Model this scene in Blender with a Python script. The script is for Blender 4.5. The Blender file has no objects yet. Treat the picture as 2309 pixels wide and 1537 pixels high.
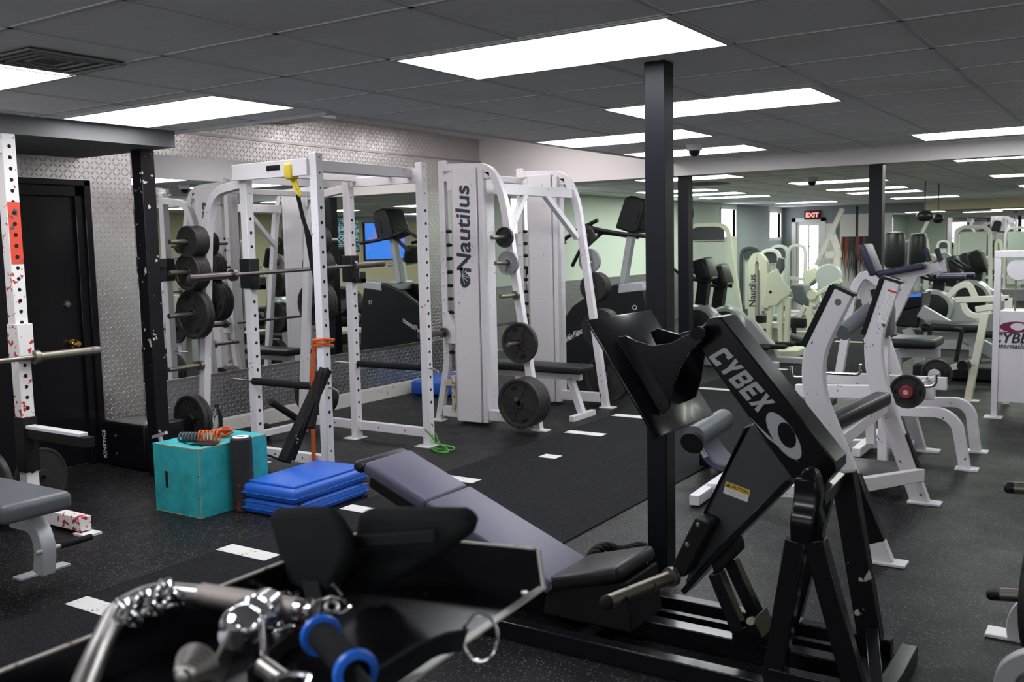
import bpy, bmesh, math, random
from mathutils import Vector as V, Matrix
import mathutils
random.seed(7)
D = bpy.data; S = bpy.context.scene; COL = S.collection
PI = math.pi
# ---------------------------------------------------------------- camera
CX, CY, F = 1154.5, 768.5, 2180.0
PITCH, ROLL, YAW = math.radians(5.7), math.radians(-1.25), math.radians(33.35)
H = 1.55; CEIL = 2.35
CAM = V((0, 0, H))
_fh = V((-math.sin(YAW), math.cos(YAW), 0)); _rh = V((math.cos(YAW), math.sin(YAW), 0))
FW = _fh * math.cos(PITCH) + V((0, 0, -math.sin(PITCH)))
_u0 = _rh.cross(FW)
RT = _rh * math.cos(ROLL) + _u0 * math.sin(ROLL); UP = -_rh * math.sin(ROLL) + _u0 * math.cos(ROLL)
cam = D.objects.new('camera', D.cameras.new('camera')); COL.objects.link(cam)
cam.matrix_world = Matrix(((RT.x, UP.x, -FW.x, 0), (RT.y, UP.y, -FW.y, 0), (RT.z, UP.z, -FW.z, H), (0, 0, 0, 1)))
cam.data.sensor_width = 36; cam.data.lens = F / 2309 * 36; cam.data.clip_start = .05; cam.data.clip_end = 100
cam.data.dof.use_dof = True; cam.data.dof.focus_distance = 5.2; cam.data.dof.aperture_fstop = 4.6
S.camera = cam
S.view_settings.view_transform = 'Standard'; S.view_settings.look = 'None'; S.view_settings.gamma = 1
S.view_settings.exposure = 0.0
w = D.worlds.new('world'); S.world = w; w.use_nodes = True
w.node_tree.nodes['Background'].inputs[0].default_value = (.75, .85, 1, 1)
w.node_tree.nodes['Background'].inputs[1].default_value = 1.0
LAMP = 12.3          # front room diffusers
LAMP_BACK = 17.0      # back room diffusers
# ---------------------------------------------------------------- places read off the photograph, as points on known planes
def ray(x, y): return FW + RT * ((x - CX) / F) - UP * ((y - CY) / F)
def G(x, y, z=0.0):
    d = ray(x, y); return CAM + d * ((z - H) / d.z)
def onX(x, y, X):
    d = ray(x, y); return CAM + d * (X / d.x)
def onY(x, y, Y):
    d = ray(x, y); return CAM + d * (Y / d.y)
# ---------------------------------------------------------------- materials
def mat(name, col=(.8, .8, .8), rough=.5, metal=0., emit=None, es=1., spec=.5, coat=0., trans=0., ior=1.45, sheen=0.):
    m = D.materials.new(name); m.use_nodes = True
    b = m.node_tree.nodes['Principled BSDF']
    b.inputs['Base Color'].default_value = (*col, 1); b.inputs['Roughness'].default_value = rough
    b.inputs['Metallic'].default_value = metal; b.inputs['Specular IOR Level'].default_value = spec
    b.inputs['Coat Weight'].default_value = coat; b.inputs['Coat Roughness'].default_value = .08
    b.inputs['Transmission Weight'].default_value = trans; b.inputs['IOR'].default_value = ior
    b.inputs['Sheen Weight'].default_value = sheen
    if emit: b.inputs['Emission Color'].default_value = (*emit, 1); b.inputs['Emission Strength'].default_value = es
    return m
def N(m, t, **k):
    n = m.node_tree.nodes.new(t)
    for a, v in k.items():
        if a.startswith('i_'): n.inputs[a[2:].replace('_', ' ')].default_value = v
        else: setattr(n, a, v)
    return n
def L(m, a, b): m.node_tree.links.new(a, b)
def coords(m, kind='Object'):
    return N(m, 'ShaderNodeTexCoord').outputs[kind]
def mathn(m, op, a, b=None, c=None, clamp=False):
    n = N(m, 'ShaderNodeMath', operation=op, use_clamp=clamp)
    for i, v in enumerate((a, b, c)):
        if v is None: continue
        if hasattr(v, 'node'): L(m, v, n.inputs[i])
        else: n.inputs[i].default_value = v
    return n.outputs[0]
def mixc(m, fac, a, b):
    n = N(m, 'ShaderNodeMix', data_type='RGBA')
    if hasattr(fac, 'node'): L(m, fac, n.inputs[0])
    else: n.inputs[0].default_value = fac
    for i, v in ((6, a), (7, b)):
        if hasattr(v, 'node'): L(m, v, n.inputs[i])
        else: n.inputs[i].default_value = (*v, 1)
    return n.outputs[2]
def ramp(m, v, lo, hi):
    n = N(m, 'ShaderNodeMapRange'); L(m, v, n.inputs[0]); n.inputs[1].default_value = lo; n.inputs[2].default_value = hi
    return n.outputs[0]
def noise(m, scale, detail=2., co=None, rough=.5):
    n = N(m, 'ShaderNodeTexNoise'); n.inputs['Scale'].default_value = scale; n.inputs['Detail'].default_value = detail
    n.inputs['Roughness'].default_value = rough
    L(m, co or coords(m), n.inputs['Vector']); return n.outputs['Fac']
def bsdf(m): return m.node_tree.nodes['Principled BSDF']
def bump(m, h, dist=.002, st=1.):
    n = N(m, 'ShaderNodeBump'); n.inputs['Distance'].default_value = dist; n.inputs['Strength'].default_value = st
    L(m, h, n.inputs['Height']); L(m, n.outputs[0], bsdf(m).inputs['Normal'])
def worn(name, col, chip, amt=.62, scale=40, rough=.35, metal=0., coat=0., spec=.5):
    """paint with chips of another colour"""
    m = mat(name, col, rough, metal, coat=coat, spec=spec)
    a = noise(m, scale, 4); b = noise(m, scale * .13, 2)
    f = mathn(m, 'ADD', a, mathn(m, 'MULTIPLY', b, .45))
    f = ramp(m, f, amt + .285, amt + .30)
    L(m, mixc(m, f, col, chip), bsdf(m).inputs['Base Color'])
    return m
M = {}
M['white'] = worn('white_enamel', (.66, .64, .66), (.12, .10, .10), .66, 45, .38)
M['white2'] = mat('white_enamel_clean', (.66, .64, .66), .35)
M['cream'] = mat('cream_enamel', (.66, .67, .54), .4)
M['silver'] = mat('silver_paint', (.45, .47, .48), .4, .3)
M['gblack'] = worn('gloss_black_paint', (.006, .006, .008), (.16, .14, .11), .73, 50, .2, coat=.12, spec=.35)
M['cblack'] = worn('black_column_paint', (.006, .006, .008), (.5, .46, .38), .60, 18, .4, spec=.3)
M['cblack2'] = mat('black_column_paint_clean', (.005, .006, .009), .38, spec=.25)
M['mblack'] = mat('matte_black', (.009, .009, .009), .6, spec=.2)
M['plastic'] = mat('black_plastic', (.012, .013, .014), .42, spec=.3)
M['rubber'] = mat('black_rubber', (.011, .011, .011), .75, spec=.2)
M['foam'] = mat('black_neoprene', (.017, .018, .019), .95, spec=.08)
M['grey_panel'] = mat('dark_grey_textured_panel', (.055, .060, .066), .34, spec=.6)
M['chrome'] = mat('chrome', (.75, .75, .78), .09, 1.)
M['steel'] = mat('brushed_bar_steel', (.38, .36, .34), .32, 1.)
M['darksteel'] = mat('dark_bar_steel', (.16, .14, .135), .36, 1.)
M['hornsteel'] = worn('worn_horn_steel', (.22, .20, .16), (.05, .045, .04), .6, 30, .4, .85)
M['iron'] = worn('grey_iron', (.030, .028, .027), (.016, .014, .012), .6, 30, .5, .15, spec=.35)
M['iron2'] = worn('silver_iron', (.30, .30, .31), (.15, .14, .13), .6, 30, .45, .5)
M['rust_edge'] = worn('rusty_bare_edge', (.50, .47, .40), (.25, .13, .05), .52, 35, .5)
M['vinyl_purple'] = mat('slate_purple_vinyl', (.086, .086, .128), .44, spec=.4)
M['vinyl_grey'] = mat('grey_vinyl', (.095, .105, .115), .40)
M['vinyl_black'] = mat('black_vinyl', (.014, .014, .017), .38, spec=.35)
M['vinyl_navy'] = mat('navy_vinyl', (.028, .03, .06), .42)
M['blue'] = mat('blue_plastic', (.02, .11, .50), .38)
M['blue2'] = mat('bright_blue_plastic', (.02, .18, .85), .35)
M['orange'] = mat('orange_cord', (.55, .10, .02), .6)
M['green'] = mat('green_band', (.10, .42, .06), .5)
M['yellow'] = mat('yellow_webbing', (.62, .48, .04), .6)
M['glass'] = mat('clear_bottle', (.85, .93, .95), .05, trans=1., ior=1.2)
M['decal_grey'] = mat('grey_decal', (.42, .44, .46), .4)
M['decal_black'] = mat('black_decal', (.02, .02, .03), .5)
M['decal_navy'] = mat('dark_navy_decal', (.035, .035, .06), .5)
M['maroon'] = mat('maroon_decal', (.16, .01, .05), .5)
M['decal_white'] = mat('white_decal', (.75, .75, .75), .5)
M['decal_yellow'] = mat('yellow_decal', (.75, .48, .02), .5)
M['red'] = mat('red_enamel', (.55, .02, .015), .35)
M['darkred'] = mat('dark_red_rubber', (.25, .02, .02), .6)
M['brass'] = mat('brass', (.75, .50, .18), .18, 1.)
M['screen'] = mat('console_screen', (.01, .012, .015), .12)
M['hole'] = mat('drilled_hole', (.004, .004, .004), .9)
M['mirror'] = mat('mirror_glass', (.80, .82, .81), .0, 1.)
M['tan'] = mat('tan_wall_paint', (.58, .50, .36), .7)
M['wallwhite'] = mat('offwhite_wall_paint', (.74, .70, .68), .7)
M['recess'] = mat('beige_wall_paint', (.62, .58, .54), .7)
M['greenwall'] = mat('pale_green_grey_wall_paint', (.60, .66, .60), .6)
M['bluewall'] = mat('blue_grey_wall_paint', (.27, .30, .31), .6)
M['greywall'] = mat('grey_wall_paint', (.22, .23, .25), .6)
M['baseb'] = worn('white_baseboard_paint', (.62, .60, .57), (.35, .32, .3), .62, 20, .5)
M['doorblack'] = mat('black_door_paint', (.006, .006, .007), .25, spec=.35)
M['redworn'] = worn('white_paint_scratched_red', (.74, .71, .68), (.45, .03, .03), .56, 26, .45)
M['redfull'] = worn('red_tape', (.62, .06, .03), (.05, .08, .06), .58, 14, .4)
# teal box
m = M['teal'] = mat('teal_painted_plywood', (.03, .38, .40), .5)
f = ramp(m, noise(m, 14, 5), .35, .7); L(m, mixc(m, f, (.035, .42, .45), (.02, .30, .32)), bsdf(m).inputs['Base Color'])
# tread plate
def tread(name, s=.034, base=(.62, .60, .585), axes='yz'):
    m = mat(name, base, .26, .93)
    sep = N(m, 'ShaderNodeSeparateXYZ'); L(m, coords(m), sep.inputs[0])
    a = sep.outputs[{'x': 0, 'y': 1, 'z': 2}[axes[0]]]; b = sep.outputs[{'x': 0, 'y': 1, 'z': 2}[axes[1]]]
    u = mathn(m, 'MULTIPLY', a, 1 / s); v = mathn(m, 'MULTIPLY', b, 1 / s)
    fu = mathn(m, 'SUBTRACT', mathn(m, 'FRACT', u), .5); fv = mathn(m, 'SUBTRACT', mathn(m, 'FRACT', v), .5)
    par = mathn(m, 'ADD', mathn(m, 'FLOOR', u), mathn(m, 'FLOOR', v))
    sg = mathn(m, 'SUBTRACT', mathn(m, 'MULTIPLY', mathn(m, 'MODULO', mathn(m, 'ADD', par, 2000), 2), 2), 1)
    sv = mathn(m, 'MULTIPLY', fv, sg)
    p = mathn(m, 'ADD', fu, sv); q = mathn(m, 'SUBTRACT', fu, sv)
    e = mathn(m, 'ADD', mathn(m, 'POWER', mathn(m, 'MULTIPLY', p, 1.35), 2), mathn(m, 'POWER', mathn(m, 'MULTIPLY', q, 4.2), 2))
    # power of negatives is fine for exponent 2 in abs form
    e = mathn(m, 'ADD', mathn(m, 'MULTIPLY', mathn(m, 'MULTIPLY', p, p), 2.2), mathn(m, 'MULTIPLY', mathn(m, 'MULTIPLY', q, q), 34.))
    h = mathn(m, 'SUBTRACT', 1., e, clamp=True)
    h = mathn(m, 'POWER', h, .5)
    n2 = mathn(m, 'MULTIPLY', noise(m, 3.5, 2), .25)
    bump(m, mathn(m, 'ADD', h, n2), .0055, 1.)
    L(m, mathn(m, 'ADD', .22, mathn(m, 'MULTIPLY', noise(m, 9, 4), .26)), bsdf(m).inputs['Roughness'])
    return m
M['tread'] = tread('bright_tread_plate', .036)
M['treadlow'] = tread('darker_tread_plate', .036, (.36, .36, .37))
# floor: speckled rubber
m = M['floor'] = mat('speckled_rubber_floor', (.02, .02, .022), .46, spec=.16)
co = coords(m)
vo = N(m, 'ShaderNodeTexVoronoi'); vo.inputs['Scale'].default_value = 130; L(m, co, vo.inputs['Vector'])
sepc = N(m, 'ShaderNodeSeparateColor'); L(m, vo.outputs['Color'], sepc.inputs[0])
fl = mathn(m, 'MULTIPLY', mathn(m, 'GREATER_THAN', sepc.outputs[0], .80), mathn(m, 'LESS_THAN', vo.outputs['Distance'], .42))
big = ramp(m, noise(m, .9, 3), .3, .75)
basec = mixc(m, big, (.005, .005, .006), (.012, .012, .012))
L(m, mixc(m, mathn(m, 'MULTIPLY', fl, .8), basec, (.12, .11, .11)), bsdf(m).inputs['Base Color'])
L(m, mathn(m, 'ADD', .36, mathn(m, 'MULTIPLY', noise(m, 5, 4), .22)), bsdf(m).inputs['Roughness'])
bump(m, noise(m, 160, 2), .0015, .5)
# turf runner
m = M['turf'] = mat('dark_turf_mat', (.012, .012, .014), .95, spec=.15)
co = coords(m); n1 = noise(m, 220, 3); n2 = noise(m, 60, 3)
L(m, mixc(m, ramp(m, n1, .40, .75), (.006, .006, .007), (.050, .050, .058)), bsdf(m).inputs['Base Color'])
bump(m, mathn(m, 'ADD', n1, mathn(m, 'MULTIPLY', n2, .5)), .01, 1.)
# ceiling tile
m = M['tile'] = mat('ceiling_tile', (.50, .50, .50), .85)
n1 = noise(m, 30, 5); st = ramp(m, noise(m, 1.3, 3), .55, .8)
L(m, mixc(m, mathn(m, 'MULTIPLY', st, .35), mixc(m, n1, (.80, .80, .79), (.88, .88, .87)), (.5, .46, .40)), bsdf(m).inputs['Base Color'])
bump(m, noise(m, 150, 3), .002, .4)
M['tbar'] = mat('grid_bar_paint', (.60, .60, .60), .7)
M['bulk'] = mat('shade_darkened_bulkhead', (.13, .13, .13), .8)  # grey darkened to stand in for weaker lamp spill on the bulkhead
M['dash'] = worn('white_line_paint', (.62, .61, .58), (.1, .1, .1), .62, 60, .8)
def lampmat(name, col, st):
    m = mat(name, (.9, .9, .9), .3, emit=col, es=st); return m
M['lamp'] = lampmat('front_diffuser', (.93, .94, 1.), LAMP)
M['lampb'] = lampmat('back_diffuser', (.90, 1., .86), LAMP_BACK)
M['lampr'] = lampmat('recess_diffuser', (1., .95, .97), LAMP * .7)
M['fillpane'] = lampmat('added_fill_pane', (.92, .95, 1.), 2.1)  # added glow from behind the camera, lifts the ceiling and front faces
M['exitred'] = lampmat('lit_red_letters', (1., .04, .02), 1.6)
M['window'] = lampmat('daylit_frosted_pane', (.86, .95, 1.), 5.)
# ---------------------------------------------------------------- mesh building
class MB:
    def __init__(s): s.bm = bmesh.new(); s.mi = 0
    def face(s, vs):
        try: f = s.bm.faces.new(vs); f.material_index = s.mi; return f
        except ValueError: return None
    def hexa(s, P):
        v = [s.bm.verts.new(p) for p in P]
        for q in ((0, 3, 2, 1), (4, 5, 6, 7), (0, 1, 5, 4), (1, 2, 6, 5), (2, 3, 7, 6), (3, 0, 4, 7)): s.face([v[i] for i in q])
        return s
    def box(s, a, b):
        x0, y0, z0 = (min(a[i], b[i]) for i in range(3)); x1, y1, z1 = (max(a[i], b[i]) for i in range(3))
        return s.hexa([(x0, y0, z0), (x1, y0, z0), (x1, y1, z0), (x0, y1, z0), (x0, y0, z1), (x1, y0, z1), (x1, y1, z1), (x0, y1, z1)])
    def cbox(s, c, size, R=None):
        c = V(c); P = []
        for z in (-.5, .5):
            for x, y in ((-.5, -.5), (.5, -.5), (.5, .5), (-.5, .5)):
                p = V((x * size[0], y * size[1], z * size[2])); P.append(c + (R @ p if R else p))
        return s.hexa(P)
    def bar(s, a, b, w, h=None, side=None):
        """box from a to b; w across 'side', h along the third direction"""
        a, b = V(a), V(b); h = h or w; t = (b - a).normalized()
        if side is None: side = V((0, 1, 0)) if abs(t.y) < .8 else V((1, 0, 0))
        sd = V(side); sd = (sd - t * sd.dot(t)).normalized(); n = t.cross(sd)
        P = []
        for p in (a, b):
            for i, j in ((-1, -1), (1, -1), (1, 1), (-1, 1)): P.append(p + sd * (w / 2 * i) + n * (h / 2 * j))
        return s.hexa(P)
    def strip(s, pts, w, h, side):
        """rectangular tube along a planar path; w across 'side' (constant), h in the plane"""
        pts = [V(p) for p in pts]; sd = V(side).normalized(); rings = []
        for i, p in enumerate(pts):
            t0 = (p - pts[i - 1]).normalized() if i else None
            t1 = (pts[i + 1] - p).normalized() if i < len(pts) - 1 else None
            if t0 is None: t = t1; k = 1
            elif t1 is None: t = t0; k = 1
            else: t = (t0 + t1).normalized(); k = 1 / max(.35, t.dot(t0))
            n = t.cross(sd).normalized()
            hh = h[i] if isinstance(h, (list, tuple)) else h
            rings.append([s.bm.verts.new(p + sd * (w / 2 * a) + n * (hh / 2 * b * k)) for a, b in ((-1, -1), (1, -1), (1, 1), (-1, 1))])
        for r0, r1 in zip(rings, rings[1:]):
            for i in range(4): s.face((r0[i], r0[(i + 1) % 4], r1[(i + 1) % 4], r1[i]))
        s.face(rings[0][::-1]); s.face(rings[-1]); return s
    def tube(s, pts, r, seg=12, closed=False, flat=1.):
        pts = [V(p) for p in pts]; n = len(pts); rings = []; prev = None
        for i, p in enumerate(pts):
            a = pts[(i - 1) % n] if (i or closed) else p; b = pts[(i + 1) % n] if (i < n - 1 or closed) else p
            t = (b - a).normalized()
            if prev is None:
                prev = V((0, 0, 1)) if abs(t.z) < .9 else V((1, 0, 0))
            u = (prev - t * prev.dot(t)).normalized(); prev = u; v = t.cross(u)
            rr = r[i] if isinstance(r, (list, tuple)) else r
            rings.append([s.bm.verts.new(p + u * (rr * math.cos(2 * PI * k / seg)) + v * (rr * flat * math.sin(2 * PI * k / seg))) for k in range(seg)])
        m = n if closed else n - 1
        for i in range(m):
            r0, r1 = rings[i], rings[(i + 1) % n]
            for k in range(seg): s.face((r0[k], r0[(k + 1) % seg], r1[(k + 1) % seg], r1[k]))
        if not closed: s.face(rings[0][::-1]); s.face(rings[-1])
        return s
    def cyl(s, a, b, r, r2=None, seg=20):
        return s.tube([a, b], [r, r if r2 is None else r2], seg)
    def lathe(s, prof, o, ax, seg=40):
        """prof: (radius, distance along axis)"""
        o, ax = V(o), V(ax).normalized(); u = V((0, 0, 1)) if abs(ax.z) < .9 else V((1, 0, 0))
        u = (u - ax * u.dot(ax)).normalized(); v = ax.cross(u); rings = []
        for r, a in prof:
            if r < 1e-6: rings.append([s.bm.verts.new(o + ax * a)])
            else: rings.append([s.bm.verts.new(o + ax * a + u * (r * math.cos(2 * PI * k / seg)) + v * (r * math.sin(2 * PI * k / seg))) for k in range(seg)])
        for r0, r1 in zip(rings, rings[1:]):
            for k in range(seg):
                if len(r0) == 1 and len(r1) == 1: continue
                if len(r0) == 1: s.face((r0[0], r1[(k + 1) % seg], r1[k]))
                elif len(r1) == 1: s.face((r0[k], r0[(k + 1) % seg], r1[0]))
                else: s.face((r0[k], r0[(k + 1) % seg], r1[(k + 1) % seg], r1[k]))
        return s
    def prism(s, pts, vec):
        vec = V(vec); a = [s.bm.verts.new(V(p)) for p in pts]; b = [s.bm.verts.new(V(p) + vec) for p in pts]; n = len(pts)
        s.face(a[::-1]); s.face(b)
        for i in range(n): s.face((a[i], a[(i + 1) % n], b[(i + 1) % n], b[i]))
        return s
    def rbox(s, c, size, r=.02, R=None, seg=3):
        """box with rounded edges"""
        t = bmesh.new(); bmesh.ops.create_cube(t, size=1)
        for v in t.verts: v.co = V((v.co.x * size[0], v.co.y * size[1], v.co.z * size[2]))
        bmesh.ops.bevel(t, geom=list(t.edges), offset=min(r, min(size) * .49), segments=seg, profile=.5, affect='EDGES')
        vm = {}
        for v in t.verts: vm[v] = s.bm.verts.new(V(c) + (R @ v.co if R else v.co))
        for f in t.faces: s.face([vm[v] for v in f.verts])
        t.free(); return s
    def ball(s, c, r, sc=(1, 1, 1), R=None, u=20, v=12):
        t = bmesh.new(); bmesh.ops.create_uvsphere(t, u_segments=u, v_segments=v, radius=r); vm = {}
        for q in t.verts:
            p = V((q.co.x * sc[0], q.co.y * sc[1], q.co.z * sc[2])); vm[q] = s.bm.verts.new(V(c) + (R @ p if R else p))
        for f in t.faces: s.face([vm[q] for q in f.verts])
        t.free(); return s
    def build(s, name, mats, parent=None, at=None, bevel=0., ang=35):
        me = D.meshes.new(name)
        bmesh.ops.recalc_face_normals(s.bm, faces=s.bm.faces)
        off = V((0, 0, 0))
        if parent is not None: off = V(parent.get('_at', (0, 0, 0)))
        elif at is not None: off = V(at)
        for v in s.bm.verts: v.co -= off
        s.bm.to_mesh(me); s.bm.free()
        for k in (mats if isinstance(mats, (list, tuple)) else [mats]): me.materials.append(M[k] if isinstance(k, str) else k)
        me.polygons.foreach_set('use_smooth', [True] * len(me.polygons)); me.set_sharp_from_angle(angle=math.radians(ang))
        o = D.objects.new(name, me); COL.objects.link(o)
        if bevel:
            b = o.modifiers.new('bevel', 'BEVEL'); b.width = bevel; b.segments = 2; b.limit_method = 'ANGLE'; b.angle_limit = math.radians(40)
        if parent is not None:
            o.parent = parent
            gp = parent
            o['_at'] = tuple(off)
        elif at is not None: o.location = off; o['_at'] = tuple(off)
        else: o['_at'] = (0, 0, 0)
        return o
def tag(o, label, cat, group=None, kind=None):
    if label: o['label'] = label
    if cat: o['category'] = cat
    if group: o['group'] = group
    if kind: o['kind'] = kind
    return o
def thing(name, label, cat, at, group=None):
    o = D.objects.new(name, None); COL.objects.link(o); o.empty_display_size = .1
    o.location = V(at); o['_at'] = tuple(V(at)); return tag(o, label, cat, group)
def struct(name, mb, mats, **k):
    o = mb.build(name, mats, **k); o['kind'] = 'structure'; return o
def copy_tree(o, parent=None):
    c = o.copy(); COL.objects.link(c)
    if parent: c.parent = parent
    for ch in list(o.children): copy_tree(ch, c)
    return c
def fillet(pts, r, n=6):
    """round the corners of a polyline"""
    pts = [V(p) for p in pts]; out = [pts[0]]
    for a, b, c in zip(pts, pts[1:], pts[2:]):
        d0 = (a - b); d1 = (c - b); k = min(r, d0.length * .49, d1.length * .49)
        p = b + d0.normalized() * k; q = b + d1.normalized() * k
        for i in range(n + 1):
            t = i / n; out.append(p * (1 - t) ** 2 + b * 2 * t * (1 - t) + q * t * t)
    out.append(pts[-1]); return out
def text(name, body, o, xd, yd, size, m, parent=None, ext=.001, shear=0., bold=0., sx=1., align='CENTER'):
    """lettering as a thin mesh lying on a surface; xd reading direction, yd up the letter"""
    cu = D.curves.new(name, 'FONT'); cu.body = body; cu.size = 1; cu.extrude = ext / size; cu.shear = shear; cu.offset = bold
    cu.align_x = align; cu.align_y = 'CENTER'
    t = D.objects.new('tmp', cu); COL.objects.link(t)
    dg = bpy.context.evaluated_depsgraph_get(); me = D.meshes.new_from_object(t.evaluated_get(dg))
    D.objects.remove(t); D.curves.remove(cu)
    xd, yd = V(xd).normalized(), V(yd).normalized(); zd = xd.cross(yd)
    off = V(parent.get('_at', (0, 0, 0))) if parent is not None else V((0, 0, 0))
    for v in me.vertices:
        c = v.co; v.co = V(o) + xd * (c.x * size * sx) + yd * (c.y * size) + zd * (c.z * size) - off
    me.materials.clear(); me.materials.append(M[m]); me.name = name
    ob = D.objects.new(name, me); COL.objects.link(ob); ob['_at'] = tuple(off)
    if parent is not None: ob.parent = parent
    return ob
# ================================================================ THE ROOM
XL, XR, YB, YM, YF = -6.5, 4.0, -3.0, 9.3, 25.0      # mirror wall, right wall, behind camera, beam, far wall
XG = -7.95                                            # green wall of the back room
b = MB(); b.box((-8.2, YB - .2, -.1), (XR + .2, YF + .2, 0)); struct('floor', b, 'floor')
b = MB(); b.box((-3.98, -1.5, 0), (-2.48, 17.5, .008)); tag(b.build('turf_runner', 'turf'), 'long dark turf runner with white edge dashes laid along the floor', 'turf mat')
for (x, y, w_, n_) in ((-3.96, 2.42, .36, 0), (-3.99, 3.28, .36, 0), (-3.97, 4.18, .34, 0), (-3.97, 5.06, .34, 0), (-3.66, 5.93, .14, 0), (-3.95, 6.80, .34, 0), (-3.96, 7.66, .36, 0), (-3.93, 8.55, .36, 0), (-3.9, 9.47, .36, 0), (-3.88, 10.35, .36, 0), (-3.88, 11.25, .36, 0), (-3.88, 12.1, .36, 0), (-3.88, 13.0, .36, 0), (-3.86, 14.63, .4, 0)):
    b = MB(); b.box((x, y - .055, .008), (x + w_, y + .055, .0095)); o = b.build('lane_mark', 'dash', None, (x, y, .008))
    tag(o, ({5.93: 'short white floor mark on the dark turf in front of the smith machine'}.get(y) or 'white painted dash on the turf edge, %s' % {2.42: 'nearest the lower left corner behind the chrome handles', 3.28: 'left of the blue steps in the foreground', 4.18: 'just behind the blue steps', 5.06: 'hidden behind the long slanted pad', 6.80: 'between the slanted pad and the smith machine', 7.66: 'in front of the smith machine far foot', 8.55: 'hidden behind the black footplate', 9.47: 'seen between footplate and black arm', 10.35: 'just right of the black arm far back', 11.25: 'right of the round grey bike wheel', 12.1: 'in front of the cream lettered machine', 13.0: 'beside the cream lettered machine', 14.63: 'farthest one, seen between the bench uprights'}[y]), 'floor mark', 'white dashes along the turf')
# ceiling tiles, with the grid bars
b = MB()
b.box((XL - .2, YB, CEIL), (XR, 4.25, CEIL + .05)); b.box((-4.07, 4.25, CEIL), (XR, YM, CEIL + .05))
b.box((XG - .2, YM + .2, CEIL), (XR, YF, CEIL + .05))
b.mi = 1
gx = [-2.74 + .645 * k for k in range(-8, 11)]; gy = [3.26 + .645 * k for k in range(-10, 34)]
for x in gx:
    if x > XR: continue
    if x > -4.0: b.box((x - .011, YB, CEIL - .004), (x + .011, YM, CEIL))
    elif x > XL: b.box((x - .011, YB, CEIL - .004), (x + .011, 4.25, CEIL))
    if x > XG: b.box((x - .011, YM + .2, CEIL - .004), (x + .011, YF, CEIL))
for y in gy:
    if y > YF: continue
    x0 = XL if y < 4.25 else (-4.07 if y < YM else XG)
    if YM - .1 < y < YM + .2: continue
    b.box((x0, y - .011, CEIL - .004), (XR, y + .011, CEIL))
struct('ceiling', b, ['tile', 'tbar'])
# edge trim of the dropped ceiling around the raised recess
b = MB(); b.box((XL, 4.25, CEIL - .02), (-4.07, 4.28, 2.80)); b.box((-4.10, 4.28, CEIL - .012), (-4.07, YM, 2.80)); struct('trim_1', b, 'tbar')
b = MB(); b.box((XL - .2, 4.25, 2.76), (-4.0, YM + .1, 2.82)); struct('ceiling_recess', b, 'wallwhite')
b = MB(); b.box((-6.5, 4.28, 2.66), (-5.9, 6.28, 2.76)); struct('trim_2', b, 'recess')
# beam between the rooms
b = MB(); b.box((-4.0, YM, 2.21), (XR, YM + .2, 2.36)); b.box((-8.0, YM, 2.21), (-4.0, YM + .2, 2.8)); struct('beam', b, 'wallwhite')
# bulkhead over the door
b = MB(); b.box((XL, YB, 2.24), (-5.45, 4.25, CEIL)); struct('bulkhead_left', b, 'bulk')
# left wall with tread plate and mirror
b = MB(); b.box((XL - .2, YB, 0), (XL - .03, YM + .1, 2.8)); struct('wall_left', b, 'recess')
def slab(name, y0, y1, z0, z1, m, t=.02, x=XL):
    q = MB(); q.box((x - .035, y0, z0), (x - .035 + t, y1, z1)); return struct(name, q, m)
slab('trim_3', 4.28, 4.66, .0, 2.30, 'tread'); slab('trim_4', 2.6, 4.66, 2.06, 2.50, 'tread', .022)
slab('trim_5', 4.66, 9.3, .10, .515, 'treadlow', .024); slab('trim_6', 8.2, 9.3, .515, 2.31, 'tread', .02)
slab('trim_7', 4.66, 9.3, 2.31, 2.495, 'tread', .024); slab('trim_8', 4.25, 9.3, 2.505, 2.76, 'tread', .02)
slab('trim_9', 4.66, 8.2, .515, .53, 'steel', .035); slab('trim_10', 4.25, 9.3, 2.49, 2.51, 'steel', .04)
q = MB(); q.box((XL - .03, 4.66, .525), (XL - .012, 8.2, 2.31)); o = q.build('wall_mirror', 'mirror'); tag(o, 'large frameless mirror on the left wall behind the white power rack', 'mirror')
b = MB(); b.box((XL - .03, 4.66, 0), (XL + .0, 9.3, .125)); b.box((XL - .03, 4.66, .125), (XL - .008, 9.3, .14)); struct('baseboard_left', b, 'baseb', bevel=.003)
# door
DX = XL + .02
b = MB()
for y0, y1, z0, z1, t in ((4.16, 4.27, 0, 2.06, .05), (3.05, 3.16, 0, 2.06, .05), (3.05, 4.27, 1.96, 2.07, .05)): b.box((XL - .03, y0, z0), (XL - .03 + t, y1, z1))
for y0, y1, z0, z1 in ((4.22, 4.275, 0, 2.08), (3.05, 4.275, 2.035, 2.08)): b.box((XL - .03, y0, z0), (XL + .045, y1, z1))
struct('trim_11', b, 'doorblack', bevel=.006)
door = MB().box((XL - .03, 3.16, .01), (XL - .012, 4.16, 1.96)).build('door_1', 'doorblack'); door['kind'] = 'structure'
k = onX(172, 775, XL + .03); MB().lathe([(0, .075), (.02, .073), (.03, .06), (.028, .045), (.014, .035), (.014, .01), (.034, .008), (.034, 0)], (XL - .012, k.y, k.z), (1, 0, 0)).build('door_knob', 'brass', door)['label'] = 'brass door knob'
k = onX(153, 686, XL); MB().lathe([(0, .02), (.02, .018), (.026, 0)], (XL - .012, k.y, k.z), (1, 0, 0)).build('deadbolt', 'steel', door)
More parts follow.
